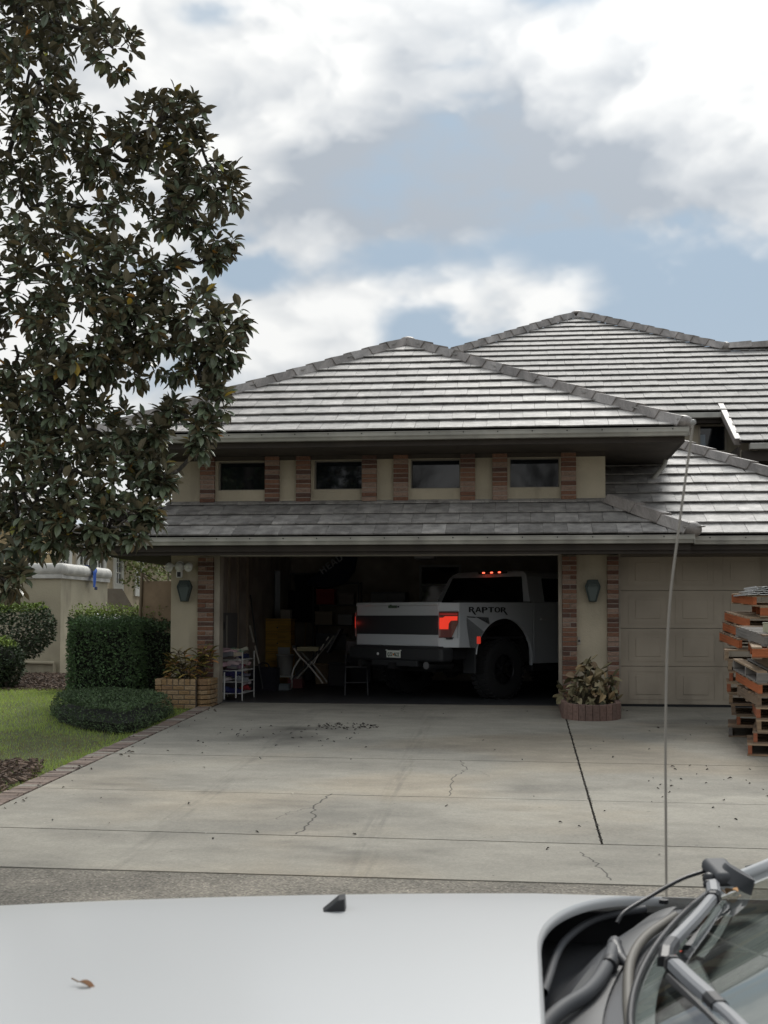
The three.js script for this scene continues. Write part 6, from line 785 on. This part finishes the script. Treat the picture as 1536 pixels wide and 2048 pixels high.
  part(car, 'seat', [bb(5.7, 6.0, 0.2, 0.9, ZC - 0.75, ZC - 0.2, 0.08), bb(5.7, 6.0, 0.2, 0.9, ZC + 0.2, ZC + 0.75, 0.08)], M(0.09, 0.085, 0.075, 0.9));
  // cowl: sunk tray of dark plastic between hood and glass
  part(car, 'cowl_panel', [surf(24, 60, (u, v) => { const z = mix(zNear - 0.06, zFar + 0.03, v), a = rz(z) - 0.4, b = gx(z) + 0.03, x = mix(a, b, u), d = Math.abs(z - ZC) / HW; return [x, mix(0.55, 0.628, sstep(0.64, 0.8, u)) + 0.018 * sstep(0.8, 1, u) - 0.02 * Math.pow(d, 4), z]; })], pl);
  part(car, 'inner_fender', [bb(3.9, 4.95, 0.2, 0.6, 14.685, 14.7), bb(3.9, 4.0, 0.2, 0.6, 14.7, 16.5)], blk);
  part(car, 'cowl_ridge', [tube([[4.514, 0.637, 15.66], [4.518, 0.64, 15.568], [4.527, 0.645, 15.421], [4.547, 0.65, 15.243], [4.585, 0.65, 15.092], [4.659, 0.65, 14.923]], 0.009, 50, 8)], M(0.17, 0.155, 0.13, 0.6, { map: T.grain }));
  part(car, 'cowl_clip', [new THREE.CylinderGeometry(0.01, 0.01, 0.008, 12).translate(4.66, 0.632, 14.72)], blk);
  part(car, 'cowl_rib', [tube([[4.4, 0.605, 15.29], [4.45, 0.607, 14.95], [4.525, 0.614, 14.8], [4.62, 0.62, 14.74]], 0.008, 30, 6)], pl2);
  part(car, 'cowl_step', [surf(6, 30, (u, v) => { const z = mix(15.62, 14.8, v); return [gx(z) - 0.045 - 0.075 * (1 - u) * (1 - 0.3 * v), 0.622 + 0.018 * Math.sin(u * 1.57), z]; })], M(0.085, 0.085, 0.085, 0.5));
  // wiper gear
  part(car, 'wiper_link', [tube([[4.385, 0.632, 15.6], [4.395, 0.637, 15.56], [4.42, 0.645, 15.51], [4.464, 0.65, 15.432], [4.505, 0.65, 15.278], [4.53, 0.645, 15.114]], 0.0125, 40, 10)], pl2);
  part(car, 'link_joint', [bar([4.526, 0.647, 15.15], [4.532, 0.64, 15.215], 0.014, 0.012, 10), bar([4.53, 0.642, 15.215], [4.544, 0.636, 15.245], 0.015, 0.008, 8), bar([4.506, 0.651, 15.29], [4.512, 0.651, 15.262], 0.0145, 0.0145, 10)], blk);
  part(car, 'washer_hose', [tube([[4.545, 0.642, 14.96], [4.557, 0.655, 14.941], [4.616, 0.675, 14.873], [4.687, 0.7, 14.816], [4.739, 0.71, 14.78]], 0.0042, 40, 6)], blk);
  const strap = (pts, w, h, m) => { const c = new THREE.CatmullRomCurve3(pts.map((q) => V(...q))), n = 16, q = [], ring = (t) => { const p = c.getPoint(t), d = c.getTangent(t), sd = d.clone().cross(V(0, 1, 0)).normalize(), up = sd.clone().cross(d); return [[-w, -h], [-w * 0.9, h * 0.5], [-w * 0.45, h], [w * 0.45, h], [w * 0.9, h * 0.5], [w, -h]].map(([a, b]) => p.clone().addScaledVector(sd, a).addScaledVector(up, b).toArray()); }; for (let i = 0; i < n; i++) { const a = ring(i / n), b = ring((i + 1) / n); for (let k = 0; k < 6; k++) { const k2 = (k + 1) % 6; q.push([a[k], a[k2], b[k2], b[k]]); } } const a = ring(0), b = ring(1); q.push([a[0], a[1], a[4], a[5]], [a[1], a[2], a[3], a[4]], [b[5], b[4], b[1], b[0]], [b[4], b[3], b[2], b[1]]); return quadsGeo(q); };
  const a1 = part(car, 'wiper_arm', strap([[4.727, 0.69, 14.935], [4.673, 0.694, 15.108], [4.611, 0.69, 15.27]], 0.0105, 0.007), al);
  part(a1, 'arm_collar', strap([[4.733, 0.69, 14.915], [4.727, 0.69, 14.937]], 0.0135, 0.01), blk); part(a1, 'arm_tip', strap([[4.598, 0.686, 15.31], [4.59, 0.68, 15.355]], 0.0125, 0.009), blk); part(a1, 'arm_end', strap([[4.613, 0.69, 15.266], [4.597, 0.686, 15.312]], 0.0125, 0.0085), pl2);
  part(a1, 'arm_root', strap([[4.744, 0.697, 14.83], [4.734, 0.692, 14.915]], 0.014, 0.01), al);
  part(a1, 'pivot_cover', [new RoundedBoxGeometry(0.055, 0.03, 0.09, 4, 0.013).rotateX(0.22).rotateY(0.25).translate(4.766, 0.712, 14.8), new THREE.CylinderGeometry(0.034, 0.04, 0.03, 32).rotateZ(-0.5).translate(4.795, 0.703, 14.81)], pl2);
  part(a1, 'pivot_knob', [new THREE.SphereGeometry(0.013, 12, 8).translate(4.737, 0.704, 14.83), new THREE.SphereGeometry(0.01, 12, 8).translate(4.733, 0.696, 14.845)], blk);
  part(a1, 'wiper_blade', [strap([[4.75, 0.672, 14.93], [4.695, 0.672, 15.1], [4.638, 0.672, 15.265]], 0.011, 0.012), strap([[4.742, 0.668, 14.98], [4.7, 0.664, 15.12], [4.65, 0.662, 15.26]], 0.016, 0.003)], blk);
  const a2 = part(car, 'wiper_arm', strap([[4.6, 0.69, 15.396], [4.612, 0.697, 15.509], [4.626, 0.7, 15.6]], 0.0125, 0.0075), al); part(a2, 'arm_rod', strap([[4.63, 0.7, 15.64], [4.64, 0.702, 15.702], [4.655, 0.706, 15.85]], 0.0105, 0.007), al);
  part(a2, 'arm_tip', strap([[4.5985, 0.689, 15.386], [4.6, 0.69, 15.4]], 0.0145, 0.01), blk); part(a2, 'arm_collar', strap([[4.6255, 0.699, 15.598], [4.631, 0.7, 15.642]], 0.0135, 0.009), blk);
  part(a2, 'wiper_blade', [strap([[4.588, 0.668, 15.42], [4.6, 0.68, 15.55], [4.62, 0.686, 15.7], [4.64, 0.69, 15.85]], 0.006, 0.012)], blk);
  part(car, 'trim_strip', [strap([[4.835, 0.7, 14.69], [4.85, 0.706, 14.7], [4.868, 0.708, 14.72]], 0.006, 0.004)], blk);
  part(car, 'washer_jet', prism([[-0.024, 0], [0.022, 0], [0.02, 0.028], [0.008, 0.026]], 0.05, 0.003).rotateY(0.1).translate(4.002, hy(4.0, 15.0) - 0.002, 14.975), blk);
  // whip aerial on the far fender
  part(car, 'aerial', [tube([[4.676, 0.56, 14.63], [4.676, 0.8, 14.63], [4.677, 1.0, 14.63], [4.687, 1.25, 14.63], [4.712, 1.45, 14.63], [4.741, 1.655, 14.63]], 0.003, 60, 6)], M(0.26, 0.235, 0.2, 0.5)); part(car, 'aerial_base', new THREE.CylinderGeometry(0.012, 0.02, 0.05, 14).translate(4.676, 0.575, 14.63), blk); part(car, 'aerial_tip', new THREE.SphereGeometry(0.0068, 12, 8).translate(4.741, 1.657, 14.63), M(0.3, 0.29, 0.27, 0.5));
  const lf = thing('dry_leaf', 'small brown curled dry leaf lying on the white hood', 'leaf', [3.69, hy(3.69, 15.53) + 0.006, 15.53], 1.15); part(lf, 'blade', leafGeo(0.036, 0.012, 0.9, 0.3, [0.3, 0.16, 0.08], [0.26, 0.15, 0.08], 5), leafMat(0.7)); part(lf, 'stalk', bar([0, 0, 0], [0, 0.003, -0.014], 0.0012), M(0.2, 0.12, 0.06, 0.8));
  const l2 = thing('dry_leaf', 'tan dry leaf caught under the wiper pivot cover', 'leaf', [4.762, 0.688, 14.89], 0.4); part(l2, 'blade', leafGeo(0.04, 0.02, 0.7, 0.4, [0.42, 0.22, 0.08], [0.3, 0.17, 0.07], 5).rotateX(-0.7), leafMat(0.7)); part(l2, 'stalk', bar([0, 0, 0], [0, 0.004, -0.016], 0.0012), M(0.2, 0.12, 0.06, 0.8));
}
// ───────────────────────── leaf litter ─────────────────────────
{
  const r = rngOf(501), RR = (a, b) => a + (b - a) * r(), list = [], g = leafGeo(1, 0.5, 0.8, 0.5, [1, 1, 1], [0.8, 0.8, 0.8], 3), put = (x, z, s, c) => list.push([new THREE.Matrix4().compose(V(x, gy(z) + 0.01 + s * 0.1, z), quatFrom(V(RR(-1, 1), RR(-0.1, 0.25), RR(-1, 1)).normalize(), RR(-0.8, 0.8)), V(s, s, s)), c]);
  for (let i = 0; i < 70; i++) { const v = RR(0.5, 1.5); put(RR(0.2, 8), RR(0.5, 9.4), RR(0.012, 0.045), r() < 0.85 ? lin(0.04 * v, 0.032 * v, 0.026 * v) : lin(0.4 * v, 0.36 * v, 0.3 * v)); }
  for (let i = 0; i < 75; i++) { const a = RR(0, 6.28), q = Math.sqrt(r()); put(2.2 + Math.cos(a) * q * 0.45, 2.45 + Math.sin(a) * q * 0.3, RR(0.02, 0.06), lin(0.05, 0.042, 0.034)); }
  for (let i = 0; i < 45; i++) put(1.6 + RR(-0.9, 0.9), 3.4 + RR(-0.9, 0.9), RR(0.015, 0.045), lin(0.05, 0.045, 0.04));
  for (let i = 0; i < 32; i++) put(6.3 + RR(-0.8, 0.9), 5.9 + RR(-0.9, 0.9), RR(0.015, 0.05), lin(0.06, 0.045, 0.035));
  for (let i = 0; i < 60; i++) { const z = RR(0.8, 9); put(-0.05 + RR(-0.12, 0.35), z, RR(0.015, 0.05), lin(0.09, 0.07, 0.05)); }
  const im = instanced(scene, 'leaf_litter', g, leafMat(0.8), list); im.userData = { kind: 'stuff', label: 'scattered dry leaves and twigs on the concrete drive', category: 'leaf litter' };
}
renderer.render(scene, camera);
